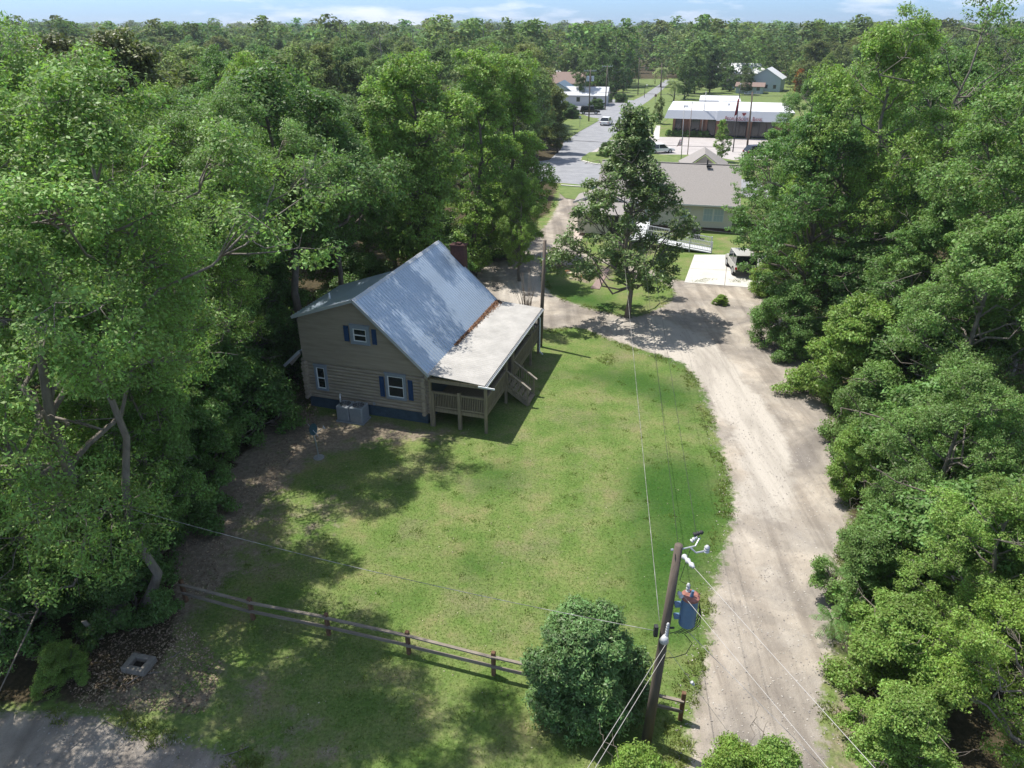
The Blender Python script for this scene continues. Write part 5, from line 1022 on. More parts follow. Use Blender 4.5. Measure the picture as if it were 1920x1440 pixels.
exec_trees = [
 # ---- left wood, front edge to back  (x, y, h, width)
 ('broadleaf_tree', 'fine', -13.6, 18.4, 18.6, .88, FGR, 'tall leafy tree whose pale forked trunk stands at the middle of the left wood edge'),
 ('broadleaf_tree', 'fine2', -15.6, 25.0, 19.3, .95, FGR, 'tallest leafy tree of the left foreground, its top twigs against the sky'),
 ('broadleaf_tree', 'airy', -16.0, 14.8, 12.5, .9, GRN, 'leafy tree at the lower left corner with two slim trunks'),
 ('broadleaf_tree', 'fine', -15.2, 31.5, 16.6, .85, BRT, 'light green tree reaching over the lawn left of the log house'),
 ('broadleaf_tree', 'airy', -22.5, 29.5, 20.6, .8, GRN, 'thinly leaved tree with bare grey limbs rising above the horizon at upper left'),
 ('shade_tree', 'canopy', -12.0, 38.4, 17.2, 1.05, DRK, 'dark high crowned tree reaching over the dormer roof of the log house'),
 ('shade_tree', 'canopy', -11.0, 43.6, 15.2, .95, (.75, .8, .75), 'dark high crowned tree behind the far end of the dormer roof'),
 ('broadleaf_tree', 'broad2', -21.5, 37.5, 17.4, .8, BRT, 'bright leafy tree behind the left wood edge, level with the house gable'),
 ('magnolia_tree', 'dense', -24.5, 47.0, 18.7, 1.0, (1.15, .9, .75), 'dark brownish topped tree standing highest in the upper left wood'),
 ('magnolia_tree', 'dense', -30.5, 50.0, 18.4, 1.1, (1.1, .85, .75), 'brownish glossy tree left of the highest brownish one'),
 ('broadleaf_tree', 'broad', -18.5, 52.0, 17.2, .8, YEL, 'yellow green round topped tree above the log house at upper left'),
 ('broadleaf_tree', 'broad', -26.5, 40.0, 19.2, .85, GRN, 'leafy tree deep in the left wood beside the brownish glossy one'),
 ('broadleaf_tree', 'broad2', -27.0, 33.0, 19.4, .85, MID, 'leafy tree at the left frame edge behind the bare topped one'),
 ('broadleaf_tree', 'fine2', -22.5, 20.0, 16.5, 1.1, FGR, 'dark leafy tree at the left frame edge, halfway up'),
 ('broadleaf_tree', 'airy', -20.0, 16.5, 14.5, 1.0, GRN, 'leafy tree at the left frame edge above the lower left corner'),
 ('broadleaf_tree', 'tall', -13.2, 49.5, 13.6, 1.0, DRK, 'dark tree filling the gap behind the house ridge on the left'),
 ('broadleaf_tree', 'broad2', -35.0, 46.0, 19.2, .95, MID, 'leafy tree far back at the left frame edge'),
 ('broadleaf_tree', 'broad', -24.5, 62.0, 17.4, .85, MID, 'tree behind the yellow green one at upper left'),
 ('broadleaf_tree', 'plume', -18.0, 66.0, 14.6, .8, MID, 'tree between the yellow green tree and the plumed centre tree'),
 ('broadleaf_tree', 'tall', -12.6, 60.0, 13.6, 1.1, GRN, 'tree directly left of the plumed centre tree'),
 ('leaning_tree', 'leaning', -13.0, 18.6, 18.3, 1.0, FGR, 'leaning tree whose thin high crown hangs over the rail fence end'),
 ('leaning_tree', 'leaning', -14.9, 32.6, 16.6, 1.0, GRN, 'leaning tree whose thin high crown hangs over the lawn by the satellite dish'),
 ('broadleaf_tree', 'tall', -13.7, 21.4, 10.8, .75, GRN, 'young leafy tree hiding the trunks just above the rail fence end'),
 ('broadleaf_tree', 'tall', -23.5, 13.2, 9.5, 1.2, MID, 'leafy tree just beyond the lower left frame corner'),
 ('shrub', 'bush2', -20.5, 13.6, 3.6, 1.1, MID, 'shrub just beyond the left end of the dappled gravel'),
 # ---- centre group behind the log house
 ('broadleaf_tree', 'plume', -7.0, 48.6, 17.4, .92, BRT, 'large plumed light green tree right behind the log house ridge'),
 ('broadleaf_tree', 'plume2', -3.2, 57.0, 17.5, 1.0, BRT, 'upright light green tree making the middle plume behind the chimney'),
 ('broadleaf_tree', 'plume2', -.4, 61.5, 17.0, .95, BRT, 'upright light green tree making the right plume behind the chimney'),
 ('broadleaf_tree', 'broad', .6, 55.5, 9.0, .66, BRT, 'low leafy tree arching over the gravel left of the slim pole'),
 ('broadleaf_tree', 'tall', -1.6, 75.0, 12.0, .85, GRN, 'leafy tree at the right shoulder of the centre group'),
 ('magnolia_tree', 'dense', .8, 88.0, 10.2, .8, (1.1, 1.0, .9), 'dark conical tree ending the centre group at the street'),
 ('broadleaf_tree', 'tall', 1.6, 99.0, 8.0, .75, BRT, 'slim light tree beside the street at the edge of the centre group'),
 ('broadleaf_tree', 'oak', -4.5, 70.0, 13.4, .85, MID, 'tree behind the plumes of the centre group'),
 ('broadleaf_tree', 'broad2', -9.8, 57.0, 12.6, .7, MID, 'tree filling the left foot of the plumed tree'),
 # ---- glossy tree in the middle, small one beside it
 ('magnolia_tree', 'magnolia', 8.2, 47.4, 14.4, 1.02, (1.15, 1.18, 1.05), 'glossy open magnolia tree standing alone on the grass island'),
 ('young_tree', 'sapling', 8.83, 57.5, 5.2, .8, DRK, 'slim young tree hidden behind the glossy magnolia'),
 # ---- right wood
 ('oak_tree', 'oak', 19.9, 45.2, 14.2, .82, (.7,.8,.78), 'broad dark oak beside the pale off road car'),
 ('broadleaf_tree', 'broad', 22.5, 52.0, 13.4, .85, GRN, 'leafy tree right behind the broad dark oak'),
 ('broadleaf_tree', 'oak', 21.8, 58.5, 12.2, .9, MID, 'leafy tree between the dark oak and the cream cottage'),
 ('broadleaf_tree', 'broad2', 22.0, 46.0, 19.8, .8, BRT, 'tallest tree of the right wood, its crown breaking the horizon'),
 ('broadleaf_tree', 'airy', 27.5, 48.0, 21.6, .75, GRN, 'airy branched tree sticking into the sky at upper right'),
 ('broadleaf_tree', 'broad', 24.0, 34.5, 17.5, .9, GRN, 'leafy tree with pale forked limbs on the right side'),
 ('broadleaf_tree', 'tall', 20.0, 36.5, 11.0, .95, MID, 'leafy tree bulging over the bend of the drive'),
 ('broadleaf_tree', 'broad2', 29.5, 38.0, 18.4, .85, BRT, 'light green tree at the right frame edge near the horizon'),
 ('broadleaf_tree', 'broad', 20.0, 28.6, 12.0, .85, GRN, 'round leafy tree halfway down the right side'),
 ('broadleaf_tree', 'broad2', 24.5, 27.0, 16.8, .9, GRN, 'leafy tree at the right frame edge, halfway down'),
 ('broadleaf_tree', 'broad', 15.6, 21.8, 8.4, .9, GRN, 'low leafy tree beside the middle of the gravel drive'),
 ('broadleaf_tree', 'fine', 19.4, 20.4, 11.5, .85, MID, 'dark green leafy tree on the lower right side'),
 ('broadleaf_tree', 'broad2', 14.0, 16.6, 7.4, .95, BRT, 'leafy tree beside the lower stretch of the drive'),
 ('broadleaf_tree', 'broad', 13.6, 12.0, 7.6, .85, YEL, 'yellow green tree at the lower right corner'),
 ('broadleaf_tree', 'tall', 16.0, 14.4, 9.0, 1.3, YEL, 'yellow green tree just above the lower right corner'),
 ('broadleaf_tree', 'broad', 33.0, 56.0, 17.0, .9, MID, 'tree far back in the right wood under the airy one'),
 ('broadleaf_tree', 'broad2', 38.5, 50.0, 18.3, .9, GRN, 'tree at the right frame edge rising to the horizon'),
 ('broadleaf_tree', 'broad', 30.0, 66.0, 14.0, .9, MID, 'tree behind the dark oak towards the bank'),
 ('broadleaf_tree', 'tall', 36.0, 72.0, 15.0, 1.0, GRN, 'upright tree right of the bank roof'),
 ('broadleaf_tree', 'broad', 44.0, 66.0, 17.8, 1.0, MID, 'wide tree at the upper right behind the airy one'),
 ('broadleaf_tree', 'broad2', 34.5, 88.0, 14.0, .9, MID, 'tree standing right of the bank sign'),
 ('broadleaf_tree', 'broad2', 47.0, 84.0, 17.6, 1.0, MID, 'tree in the right wood near the horizon'),
 ('broadleaf_tree', 'tall', 32.0, 112.0, 6.2, .9, BRT, 'small light tree in the bank lot before the sign'),
 # ---- understorey and shrubs
 ('shrub', 'bush2', -13.1, 18.6, 4.4, .75, DRK, 'dark dense shrub hiding the left end of the rail fence'),
 ('shrub', 'bush', -13.8, 22.5, 4.6, .9, DRK, 'dark shrub at the left wood edge above the rail fence'),
 ('shrub', 'bush2', -14.2, 26.2, 5.0, .95, MID, 'shrub at the left wood edge across from the satellite dish'),
 ('shrub', 'bush', -14.6, 30.2, 6.0, 1.0, MID, 'tall shrub at the left wood edge near the house corner'),
 ('shrub', 'bush2', -14.6, 34.5, 7.0, .9, DRK, 'tall dark shrub beside the left corner of the log house'),
 ('shrub', 'bush', -14.2, 38.5, 7.5, .9, DRK, 'tall dark shrub pressing against the left wall of the log house'),
 ('shrub', 'bush2', -16.4, 17.8, 4.6, .95, MID, 'shrub deep in the lower left wood'),
 ('shrub', 'bush', -14.1, 15.9, 1.6, .9, BRT, 'low bright ferny shrub left of the concrete ring'),
 ('shrub', 'bush', -19.0, 20.0, 5.5, 1.0, DRK, 'dark shrub filling the lower left wood'),
 ('shrub', 'bush2', -18.0, 27.0, 7.0, 1.0, DRK, 'dark shrub filling the middle of the left wood'),
 ('shrub', 'bush', -18.8, 34.5, 8.0, 1.0, DRK, 'dark shrub filling the back of the left wood'),
 ('shrub', 'bush', -10.0, 47.0, 5.0, 1.1, DRK, 'dark shrub behind the log house under the plumed tree'),
 ('shrub', 'bush2', -4.6, 50.5, 4.6, 1.0, MID, 'shrub behind the chimney beside the gravel'),
 ('shrub', 'bush', -6.0, 58.0, 5.2, 1.2, DRK, 'dark shrub below the plumed tree'),
 ('shrub', 'bush2', -2.2, 62.0, 4.6, 1.2, MID, 'shrub below the middle plume by the gravel'),
 ('shrub', 'bush', -1.6, 71.0, 5.5, 1.1, DRK, 'dark shrub left of the cottage lane'),
 ('shrub', 'bush2', .2, 81.0, 5.0, 1.0, MID, 'shrub by the lane below the conical tree'),
 ('round_bush', 'hedge', 2.3, 15.0, 4.0, 1.0, (1.1, 1.35, 1.2), 'large round glossy bush behind the foot of the leaning pole'),
 ('shrub', 'bush', 3.2, 11.0, 3.3, .75, YEL, 'yellow green shrub at the bottom edge right of the round bush'),
 ('shrub', 'bush2', 5.2, 11.2, 3.3, .7, YEL, 'yellow green shrub at the bottom edge beside the drive'),
 ('shrub', 'bush', 6.5, 11.1, 3.3, .72, BRT, 'leafy shrub at the bottom edge in the middle of the drive side'),
 ('shrub', 'bush', 17.4, 41.2, 4.8, .85, MID, 'shrub under the dark oak at the end of the drive bend'),
 ('shrub', 'bush2', 18.4, 34.4, 6.4, .95, BRT, 'bright shrub bulging over the outer bend of the drive'),
 ('shrub', 'bush', 16.9, 29.4, 5.0, .85, GRN, 'shrub on the right shoulder across from the porch'),
 ('shrub', 'bush2', 15.3, 25.9, 3.8, .8, BRT, 'light shrub on the right shoulder halfway down the drive'),
 ('shrub', 'bush', 14.6, 22.2, 3.6, .8, GRN, 'shrub on the right shoulder across from the dark grass patches'),
 ('shrub', 'bush2', 12.4, 19.0, 3.6, .85, GRN, 'low shrub on the right shoulder above the fern'),
 ('shrub', 'bush', 11.6, 15.6, 3.8, .9, BRT, 'light shrub on the lower right shoulder'),
 ('shrub', 'bush2', 10.4, 12.6, 3.2, .9, BRT, 'light shrub at the lower right where the drive leaves the picture'),
 ('shrub', 'bush', 17.5, 25.0, 6.5, 1.0, MID, 'shrub filling the right wood beside the middle of the drive'),
 ('shrub', 'bush2', 15.2, 18.6, 6.0, 1.1, MID, 'shrub filling the lower right wood'),
 ('shrub', 'bush', 21.0, 33.0, 7.5, 1.1, DRK, 'dark shrub filling the right wood behind the bend'),
 ('shrub', 'bush2', 21.5, 42.0, 7.0, 1.1, DRK, 'dark shrub behind the foot of the broad oak'),
 ('shrub', 'bush', 15.6, 50.0, .8, 1.3, YEL, 'small yellow green bush on the edge of the drive below the off road car'),
 ('shrub', 'bush', 20.2, 52.0, 4.0, 1.0, YEL, 'yellow green undergrowth behind the off road car'),
 ('shrub', 'bush', -.8, 46.0, 1.6, .8, MID, 'low shrub at the foot of the chimney side wall'),
]
for (nm, key, x, y, h, w, col, lb) in exec_trees:
    plant(nm, key, x, y, h, w, col, lb, 'tree' if 'tree' in nm else 'shrub', None, 0 if key == 'leaning' else None)
# clipped balls against the bank and hedges in town
for i in range(7):
    v = Matrix.Rotation(town, 3, 'Z') @ Vector((-.6 + i * 1.15, -.9, 0)); plant('clipped_shrub', 'shrub', 30.31 + v.x, 141.82 + v.y, 1.25, 1, (.8, .9, .8), ('leftmost', 'second', 'third', 'fourth', 'fifth', 'sixth', 'rightmost')[i] + ' round clipped shrub in the row against the brick bank wall', 'shrub', 'clipped shrubs along the bank wall')
for i, (px, py, h) in enumerate(((1132, 293, 2.2), (1145, 292, 2.4), (1158, 292, 2.3), (1170, 291, 2.2), (1115, 206, 2.6), (1124, 205, 2.6), (1128, 192, 2.4), (1140, 192, 2.4), (1160, 192, 2.4), (1168, 192, 2.4), (1062, 220, 3.5), (1074, 222, 3.0))):
    p = G(px, py); plant('hedge_shrub', 'bush', p.x, p.y, h, 1.1, (.55, .65, .6), ('clipped shrub at the left end of the hedge on the corner verge', 'second clipped shrub of the hedge on the corner verge', 'third clipped shrub of the hedge on the corner verge', 'clipped shrub nearest the bank lot in the corner hedge', 'dark hedge shrub just behind the black off road car', 'dark hedge shrub between the black car and the crossarm pole', 'left one of the hedge pair right of the long pale building', 'right one of the hedge pair right of the long pale building', 'left one of the dark hedge pair below the plain street pole', 'right one of the dark hedge pair below the plain street pole', 'broad dark shrub at the verge foot left of the black car', 'broad dark shrub on the verge just left of the twin transformer pole')[i], 'shrub', 'hedge shrubs along the town streets')
p = G(1066, 236); plant('conical_shrub', 'mid3', p.x - 2.2, p.y, 6.4, .62, (.75, .7, .7), 'dark conical shrub on the verge left of the side street', 'shrub')
p = G(1235, 232); plant('young_tree', 'mid0', p.x, p.y, 5.5, .8, (.95, .85, .8), 'small tree at the left corner of the bank')
# palms
def palm(base, h, n, L, label, col, droop=1.0):
    t = thing('palm_tree', base, label, 'tree'); q = MB(); q.tube([(0, 0, -.1), (.1, 0, h * .5), (0, .1, h)], [.22, .17, .2], 9); q.build('trunk', M_BARK, t, True)
    rng = np.random.default_rng(int(h * 10)); V = []
    for i in range(n):
        az = i * 2.399; el = rng.uniform(-.5, 1.1); pts = []
        for s in range(9):
            u = s / 8; r = L * u; pts.append(np.array([math.cos(az) * r * math.cos(el * (1 - u * .3)), math.sin(az) * r * math.cos(el * (1 - u * .3)), h + math.sin(el) * r - droop * r * r / L * .55]))
        for s in range(8):
            a, b = pts[s], pts[s + 1]; d_ = unit(b - a); sd_ = unit(np.cross(d_, [0, 0, 1])); w = L * .22 * math.sin(math.pi * (s + .7) / 9)
            for sg in (-1, 1):
                for k_ in (0, .5):
                    m_ = a + (b - a) * k_; V.append([m_, m_ + (b - a) * .25, m_ + sd_ * sg * w + d_ * w * .5 + np.array([0, 0, -w * .45]), m_ + sd_ * sg * w * .9 + d_ * w * .3 + np.array([0, 0, -w * .45])])
    me = quads_mesh('crown', np.array(V), [M_FAR]); o = link('crown', me, t); o.color = (*col, 1)
palm(G(1263, 190), 4.5, 40, 3.0, 'palm with drooping grey green fronds at the left end of the bank roof', (1.3, 1.15, 1.3))
palm(G(1238, 163), 5.5, 44, 3.2, 'palm with a grey skirt of dead fronds at the far street end', (1.8, 1.5, 1.8), 1.5)

for p_, h_, n_, L_, lb_ in ((G(1552, 1195), .8, 15, .75, 'dark feathery sapling at the right edge of the drive'), (G(1560, 1110), 1.0, 11, .9, 'feathery sapling whose long frond reaches over the drive above the dark one'), (G(1590, 860), .9, 9, .7, 'feathery sapling at the right shoulder halfway up the drive')):
    before = set(COL.objects); palm(p_, h_, n_, L_, lb_, (.75, .95, .75), .7); t = [o for o in COL.objects if o not in before and o.type == 'EMPTY'][0]; t.name = 'feathery_sapling'; t['category'] = 'shrub'
    for c_ in t.children:
        if c_.name.startswith('trunk'): c_.scale = (.16, .16, 1)
# ---- middle distance: each tree its own, kept off the streets and roofs
rngF = np.random.default_rng(77)
clear = [PX((1040, 330), (1048, 262), (1028, 225), (985, 205), (985, 172), (1060, 168), (1130, 176), (1178, 170), (1182, 147), (1262, 145), (1266, 170), (1262, 196), (1340, 168), (1362, 172), (1410, 180), (1470, 176), (1530, 190), (1620, 240), (1620, 340), (1300, 345), (1300, 420), (1050, 420)),
         PX((530, 236), (590, 236), (590, 216), (530, 216)), PX((40, 186), (110, 186), (110, 176), (40, 176)), PX((1000, 172), (1060, 172), (1060, 158), (1005, 158)), PX((1352, 168), (1480, 182), (1480, 160), (1352, 152)), PX((640, 420), (760, 420), (760, 380), (640, 380))]
clrbb = [(min(p.x for p in c), max(p.x for p in c), min(p.y for p in c), max(p.y for p in c)) for c in clear]
def free(x, y, m=0):
    for c, bb_ in zip(clear, clrbb):
        if bb_[0] < x < bb_[1] and bb_[2] < y < bb_[3] and inpoly(np.array([x]), np.array([y]), c)[0]: return False
    return True
keys = ['mid0', 'mid1', 'mid2', 'mid3', 'mid4']; cnt = {}
pts = []; tries = 0; near_xy = [(t[2], t[3]) for t in exec_trees if t[4] > 8]
while len(pts) < 560 and tries < 20000:
    tries += 1; y = math.sqrt(rngF.uniform(62 ** 2, 268 ** 2)); x = rngF.uniform(-.80, .80) * y + rngF.uniform(-4, 4)
    if y < 100 and (x > -16) : continue
    if y < 130 and x > 30 and y < 75: continue
    if not free(x, y) or not free(x, y + 5) or not free(x, y + 10): continue
    if -6 < x < 12 and y < 110: continue
    sp_ = 5.6 if y < 160 else 7.5
    if any((x - a) ** 2 + (y - b) ** 2 < sp_ ** 2 for a, b, *_ in pts): continue
    if any((x - a) ** 2 + (y - b) ** 2 < 20 for a, b in near_xy): continue
    pts.append((x, y))
KN = {'mid0': 'broadleaf_tree', 'mid1': 'tall_tree', 'mid2': 'oak_tree', 'mid3': 'conical_tree', 'mid4': 'spreading_tree'}
for x, y in pts:
    k_ = keys[rngF.integers(0, 5)]; h = rngF.uniform(10, 16.5); 
    # trees just this side of an open view stay low
    px = 960 + F * x / (y * math.cos(TH) + H * math.sin(TH))
    if 1030 < px < 1500 and y < 300: h = rngF.uniform(7.5, 12.5)
    tone = rngF.uniform(.7, 1.25); col = (tone * rngF.uniform(.85, 1.25), tone * rngF.uniform(.92, 1.08), tone * rngF.uniform(.8, 1.1))
    sec = ('at the left edge', 'at the upper left', 'above the log house', 'left of the plumed trees', 'behind the plumed trees', 'above the mint building', 'beyond the far street', 'behind the bank', 'behind the oak', 'behind the right wood', 'at the right edge')[max(0, min(10, int((px + 40) / 182)))]
    tn = 'pale' if tone > 1.08 else ('dark' if tone < .87 else 'mid'); sz = 'tall' if h > 14.2 else ('low' if h < 11.5 else 'middling')
    side = 'left of' if px < 960 else ('behind' if px < 1500 else 'right of'); zone = 'middle' if y < 160 else 'back'
    dist = 'nearest rows' if y < 110 else ('near rows' if y < 160 else ('back rows' if y < 215 else 'farthest rows'))
    lb = '%s %s green %s %s, in the %s' % (sz, tn, KN[k_].replace('_', ' '), sec, dist)
    plant(KN[k_], k_, x, y, h, rngF.uniform(.85, 1.15), col, lb, 'tree', 'trees of the wood around the town')
# named single trees of the view
for nm, key, px, py, h, w, col, lb in (('dark_round_tree', 'mid0', 1095, 196, 10.5, .9, (.8, .85, .8), 'round dark tree right behind the twin transformer pole'), ('dark_round_tree', 'mid2', 1150, 180, 11.5, 1.0, (.55, .65, .6), 'very dark tree left of the far street'),
      ('tall_tree', 'mid1', 1128, 176, 17, 1.0, (1.0, 1.1, .9), 'tall bright tree above the twin transformer pole'), ('broadleaf_tree', 'mid0', 1302, 176, 15, .95, (1.1, 1.1, .9), 'bright tall tree right of the far street behind the bank'), ('conical_tree', 'mid3', 1330, 174, 13.5, 1.2, (.7, .75, .75), 'dark tree beside the bright one behind the bank'),
      ('broadleaf_tree', 'mid2', 1392, 172, 7.5, 1.0, (.6, .7, .65), 'dark tree left of the pale blue house'), ('bare_tree', 'mid4', 1490, 184, 8, .8, (2.6, .75, .5), 'rust brown leaved tree right of the pale blue house')):
    p = G(px, py); plant(nm, key, p.x, p.y, h, w, col, lb)
# ---- the far wood that reads as one mass
rng = np.random.default_rng(9)
src = []
for i, (k_, h, R, b) in enumerate((('round', 16, 6.5, .1), ('column', 18, 4.5, .1), ('cone', 17, 5, .05), ('round', 14, 6.5, .1))):
    _, c_ = make_tree(60 + i, k_, h, R, b, 12, 5, 3, 3, 1.15, 1.5, lobeR=.5, mats=(M_FAR,), twigs=False, up=.6)
    a = np.empty(len(c_.vertices) * 3, np.float32); c_.vertices.foreach_get('co', a); src.append(a.reshape(-1, 4, 3))
out = []; tones = []; n_far = 0
while n_far < 3000:
    u = rng.random(); y = 262 + (u ** 1.7) * 2300; x = rng.uniform(-.82, .82) * y
    if y < 420 and not free(x, y): continue
    if y < 330 and 52 < x < 64: continue
    s = src[rng.integers(0, 4)]; th = rng.random() * 6.28; c, s_ = math.cos(th), math.sin(th); k_ = rng.uniform(.6, 1.22) * (1 + min(.45, y / 5200)); kw = k_ * (1 + min(1.2, y / 1400))
    Rm = np.array([[c * kw, -s_ * kw, 0], [s_ * kw, c * kw, 0], [0, 0, k_]]); out.append((s @ Rm.T + np.array([x, y, 0])).astype(np.float32)); n_far += 1
    tv = rng.uniform(.6, 1.3) * (1 + .22 * math.sin(x * .021 + 3 * math.sin(y * .009))); tones.append(np.repeat(np.array([[tv * rng.uniform(.85, 1.3), tv * rng.uniform(.95, 1.05), tv * rng.uniform(.8, 1.15), 1]]), len(s) * 4, 0))
fw = link('far_woodland', quads_mesh('far_woodland', np.concatenate(out), [M_FARW])); ta_ = fw.data.attributes.new('tone', 'FLOAT_COLOR', 'POINT'); ta_.data.foreach_set('color', np.concatenate(tones).ravel().astype(np.float32)); fw.color = (.95, 1, .95, 1); tag(fw, kind='stuff', label='dense green woodland stretching to the horizon', cat='woodland')

sn = MB(); rg = random.Random(44)
for i in range(150):
    y = rg.uniform(180, 620); x = rg.uniform(-.75, .75) * y
    if not free(x, y): continue
    h = rg.uniform(14, 20); sn.tube([(x, y, 0), (x + rg.uniform(-.5, .5), y, h * .5), (x + rg.uniform(-1, 1), y, h)], [.3, .22, .06], 5)
    for k_ in range(4): z = h * rg.uniform(.5, .9); a_ = rg.uniform(0, 6.28); L = rg.uniform(1, 3); sn.tube([(x, y, z), (x + math.cos(a_) * L, y + math.sin(a_) * L, z + L * .5)], [.09, .02], 4)
tag(sn.build('bare_snags', M_BARKP), 'grey bare trunks standing in the far woodland', 'dead trees', kind='stuff')
# ---- fallen leaves and pine straw
def litter(name, polys, n, size, cols, label, zf=None, seed=1):
    rng = np.random.default_rng(seed); V = []
    for poly in polys:
        x0, x1, y0, y1 = min(p.x for p in poly), max(p.x for p in poly), min(p.y for p in poly), max(p.y for p in poly); m_ = n // len(polys)
        X = rng.uniform(x0, x1, m_ * 2); Y = rng.uniform(y0, y1, m_ * 2); ok = inpoly(X, Y, poly); X, Y = X[ok], Y[ok]
        c = np.stack([X, Y, rng.uniform(.012, .03, len(X))], 1); V.append(leaves(c, 1, .02, size, rng, 1.6, .3, .6))
    A = np.concatenate(V); A[..., 2] = np.maximum(A[..., 2], .006)
    m_ = leaf_mat(name, cols, (1, 1, 1), .8, .1, .05, var=.55); o = link(name, quads_mesh(name, A, [m_])); tag(o, label, 'leaf litter', kind='stuff'); return o
litter('fallen_leaves', [PX((300, 1010), (470, 900), (560, 760), (600, 790), (520, 900), (440, 1010), (400, 1120), (330, 1130)), PX((100, 1240), (330, 1140), (420, 1250), (380, 1340), (150, 1330)), PX((1540, 700), (1570, 760), (1600, 900), (1600, 1150), (1560, 1400), (1650, 1400), (1650, 700)), PX((560, 690), (600, 780), (540, 790), (520, 730))], 13000, .075, (.25, .195, .14), 'brown fallen leaves along the edges of the woods')
litter('lawn_specks', [PX((420, 1150), (480, 950), (660, 860), (1000, 700), (1340, 900), (1320, 1280), (900, 1440), (500, 1440))], 350, .05, (.34, .31, .22), 'pale dry leaves scattered over the lawn', seed=3)
# straw in the valley between main roof and porch roof
rng = np.random.default_rng(12); n = 2300; dd = rng.uniform(.2, 1, n) ** .7 * 11 - .2; ss = 7.22 + np.abs(rng.normal(0, .05 + .20 * (dd / 11) ** 2.5, n)) + .01
keep = ss < 8.1; ss, dd = ss[keep], dd[keep]; zz = 3.075 - (ss - 7.1) * .07 + .022 + rng.uniform(0, .05, len(ss)) * (ss < 7.5)
A = leaves(np.stack([ss, dd, zz], 1), 1, .01, .13, rng, 1.2, .3, .32)
o = link('pine_straw', quads_mesh('pine_straw', A, [leaf_mat('straw', (.20, .115, .07), (1, 1, 1), .9, .1, .02, var=.6)]), None, (-11.02, 34.16, 0), HA); tag(o, 'rust brown leaf debris gathered where the porch roof meets the main roof', 'leaf debris', kind='stuff')
# short grass blades over the lawn so it is not a flat sheet
def blades():
    rng = np.random.default_rng(21); poly = PX((335, 1180), (440, 1060), (480, 930), (640, 850), (900, 830), (1040, 650), (1200, 660), (1330, 780), (1372, 930), (1340, 1100), (1300, 1400), (900, 1500), (420, 1500), (400, 1280))
    X = rng.uniform(-14, 12, 240000); Y = rng.uniform(10.5, 42, 240000); ok = inpoly(X, Y, poly) & (rng.random(len(X)) < np.clip(26 / Y - .35, .12, 1)); X, Y = X[ok], Y[ok]
    gi = np.clip(np.searchsorted(xs, X), 0, nx - 1); gj = np.clip(np.searchsorted(ys, Y), 0, ny - 1); ok = rng.random(len(X)) > (dirt[gi, gj] * .8 + gravel[gi, gj] + lush[gi, gj] * .8); X, Y = X[ok], Y[ok]
    cx_ = rng.uniform(-12, 10, 230); cy_ = rng.uniform(11, 38, 230); ok = inpoly(cx_, cy_, poly); cx_, cy_ = cx_[ok], cy_[ok]; nw = len(X)
    X = np.concatenate([X, np.repeat(cx_, 45) + rng.normal(size=len(cx_) * 45) * .11]); Y = np.concatenate([Y, np.repeat(cy_, 45) + rng.normal(size=len(cx_) * 45) * .11])
    n = len(X); az = rng.random(n) * 6.28; h = rng.uniform(.012, .04, n); w = rng.uniform(.008, .022, n); h[nw:] *= 1.6
    b = np.stack([X, Y, np.full(n, -.002)], 1); t = np.stack([np.cos(az), np.sin(az), np.zeros(n)], 1); lean = rng.normal(size=(n, 3)) * .02; lean[:, 2] = h
    V = np.stack([b - t * w[:, None], b + t * w[:, None], b + t * w[:, None] * .3 + lean, b - t * w[:, None] * .3 + lean], 1)
    o = link('grass', quads_mesh('grass', V, [leaf_mat('grass_blade', (.15, .22, .05), (1.3, 1.4, .8), .8, .1, .3, var=.35)])); tag(o, 'short green grass blades over the lawn', 'grass', kind='stuff')
blades()
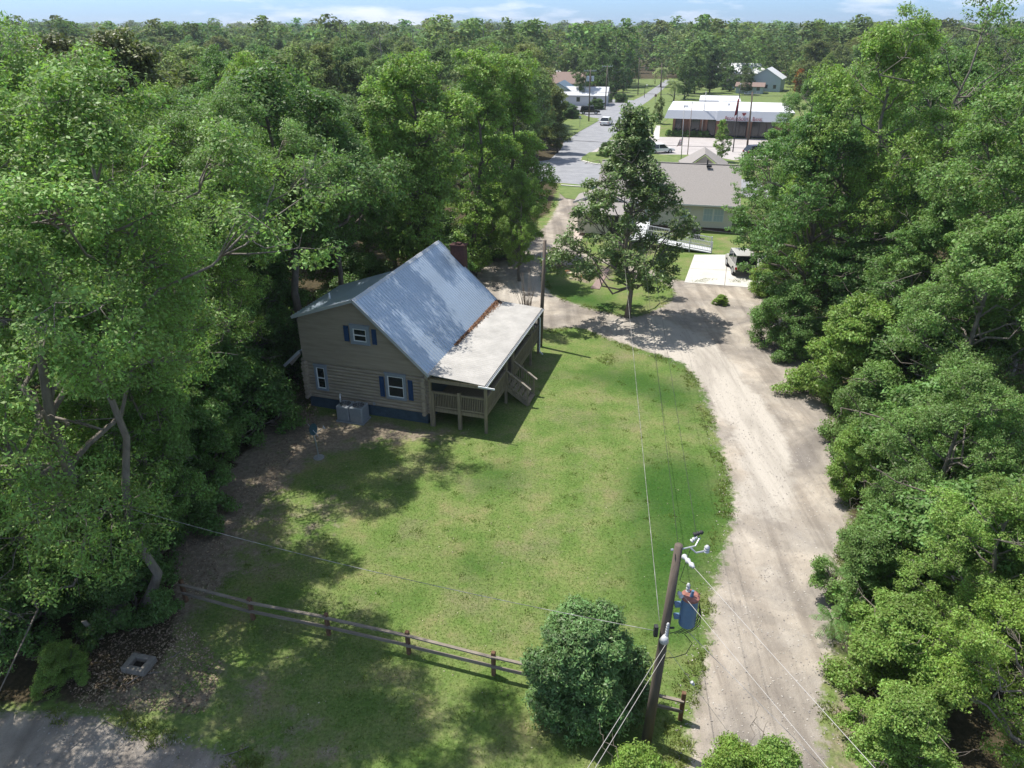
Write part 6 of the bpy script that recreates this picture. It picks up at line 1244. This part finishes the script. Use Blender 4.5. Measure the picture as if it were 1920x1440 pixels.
# loose stones of the drive and ragged tufts along its edges
rng = np.random.default_rng(31); X = rng.uniform(-14, 20, 160000); Y = 10.5 + rng.random(160000) ** 1.5 * 50
gi = np.clip(np.searchsorted(xs, X), 0, nx - 1); gj = np.clip(np.searchsorted(ys, Y), 0, ny - 1); gv = gravel[gi, gj]
ok = (gv > .2) & (rng.random(len(X)) < .2); Xs, Ys = X[ok], Y[ok]; c = np.stack([Xs, Ys, np.full(len(Xs), .016)], 1)
S = leaves(c, 1, .005, .055, rng, 2.2, .2, .85); S[..., 2] = np.maximum(S[..., 2], .0065)
o = link('loose_gravel', quads_mesh('loose_gravel', S, [leaf_mat('loose_stone', (.33, .305, .275), (1, 1, 1), .9, .1, .02, var=.35)])); tag(o, 'loose pale stones scattered over the gravel drive', 'gravel', kind='stuff')
ok = (gv > .12) & (gv < .62) & (np.sin(X * 2.1 + np.sin(Y * 1.3) * 2) + rng.normal(size=len(X)) * .5 > .35); X, Y = X[ok], Y[ok]; X = np.repeat(X, 5) + rng.normal(size=len(X) * 5) * .05; Y = np.repeat(Y, 5) + rng.normal(size=len(Y) * 5) * .05
n = len(X); az = rng.random(n) * 6.28; h = rng.uniform(.03, .11, n); w = rng.uniform(.008, .02, n); b = np.stack([X, Y, np.full(n, 0.)], 1); t = np.stack([np.cos(az), np.sin(az), np.zeros(n)], 1); ln = rng.normal(size=(n, 3)) * .05; ln[:, 2] = h
V = np.stack([b - t * w[:, None], b + t * w[:, None], b + t * w[:, None] * .3 + ln, b - t * w[:, None] * .3 + ln], 1)
o = link('grass_tufts', quads_mesh('grass_tufts', V, [leaf_mat('tuft_blade', (.16, .20, .055), (1.3, 1.4, .8), .8, .1, .3, var=.4)])); tag(o, 'ragged grass and weeds creeping over the edges of the gravel drive', 'grass', kind='stuff')

# ---- the summer air: a closed box of thin even haze round everything
hz = MB(); hz.bb((-3000, -60, -1), (3000, 2950, 45)); hm = bpy.data.materials.new('summer_haze'); hm.use_nodes = True; ht = hm.node_tree; ht.nodes.clear()
ho = N(ht, 'ShaderNodeOutputMaterial'); hv = N(ht, 'ShaderNodeVolumePrincipled'); hv.inputs['Color'].default_value = (.80, .88, 1, 1); hv.inputs['Density'].default_value = HAZE; hv.inputs['Anisotropy'].default_value = .2
ht.links.new(hv.outputs[0], ho.inputs['Volume'])
if HAZE > 0: o = hz.build('haze', hm); tag(o, 'thin pale summer haze over the whole place', 'haze', kind='stuff')
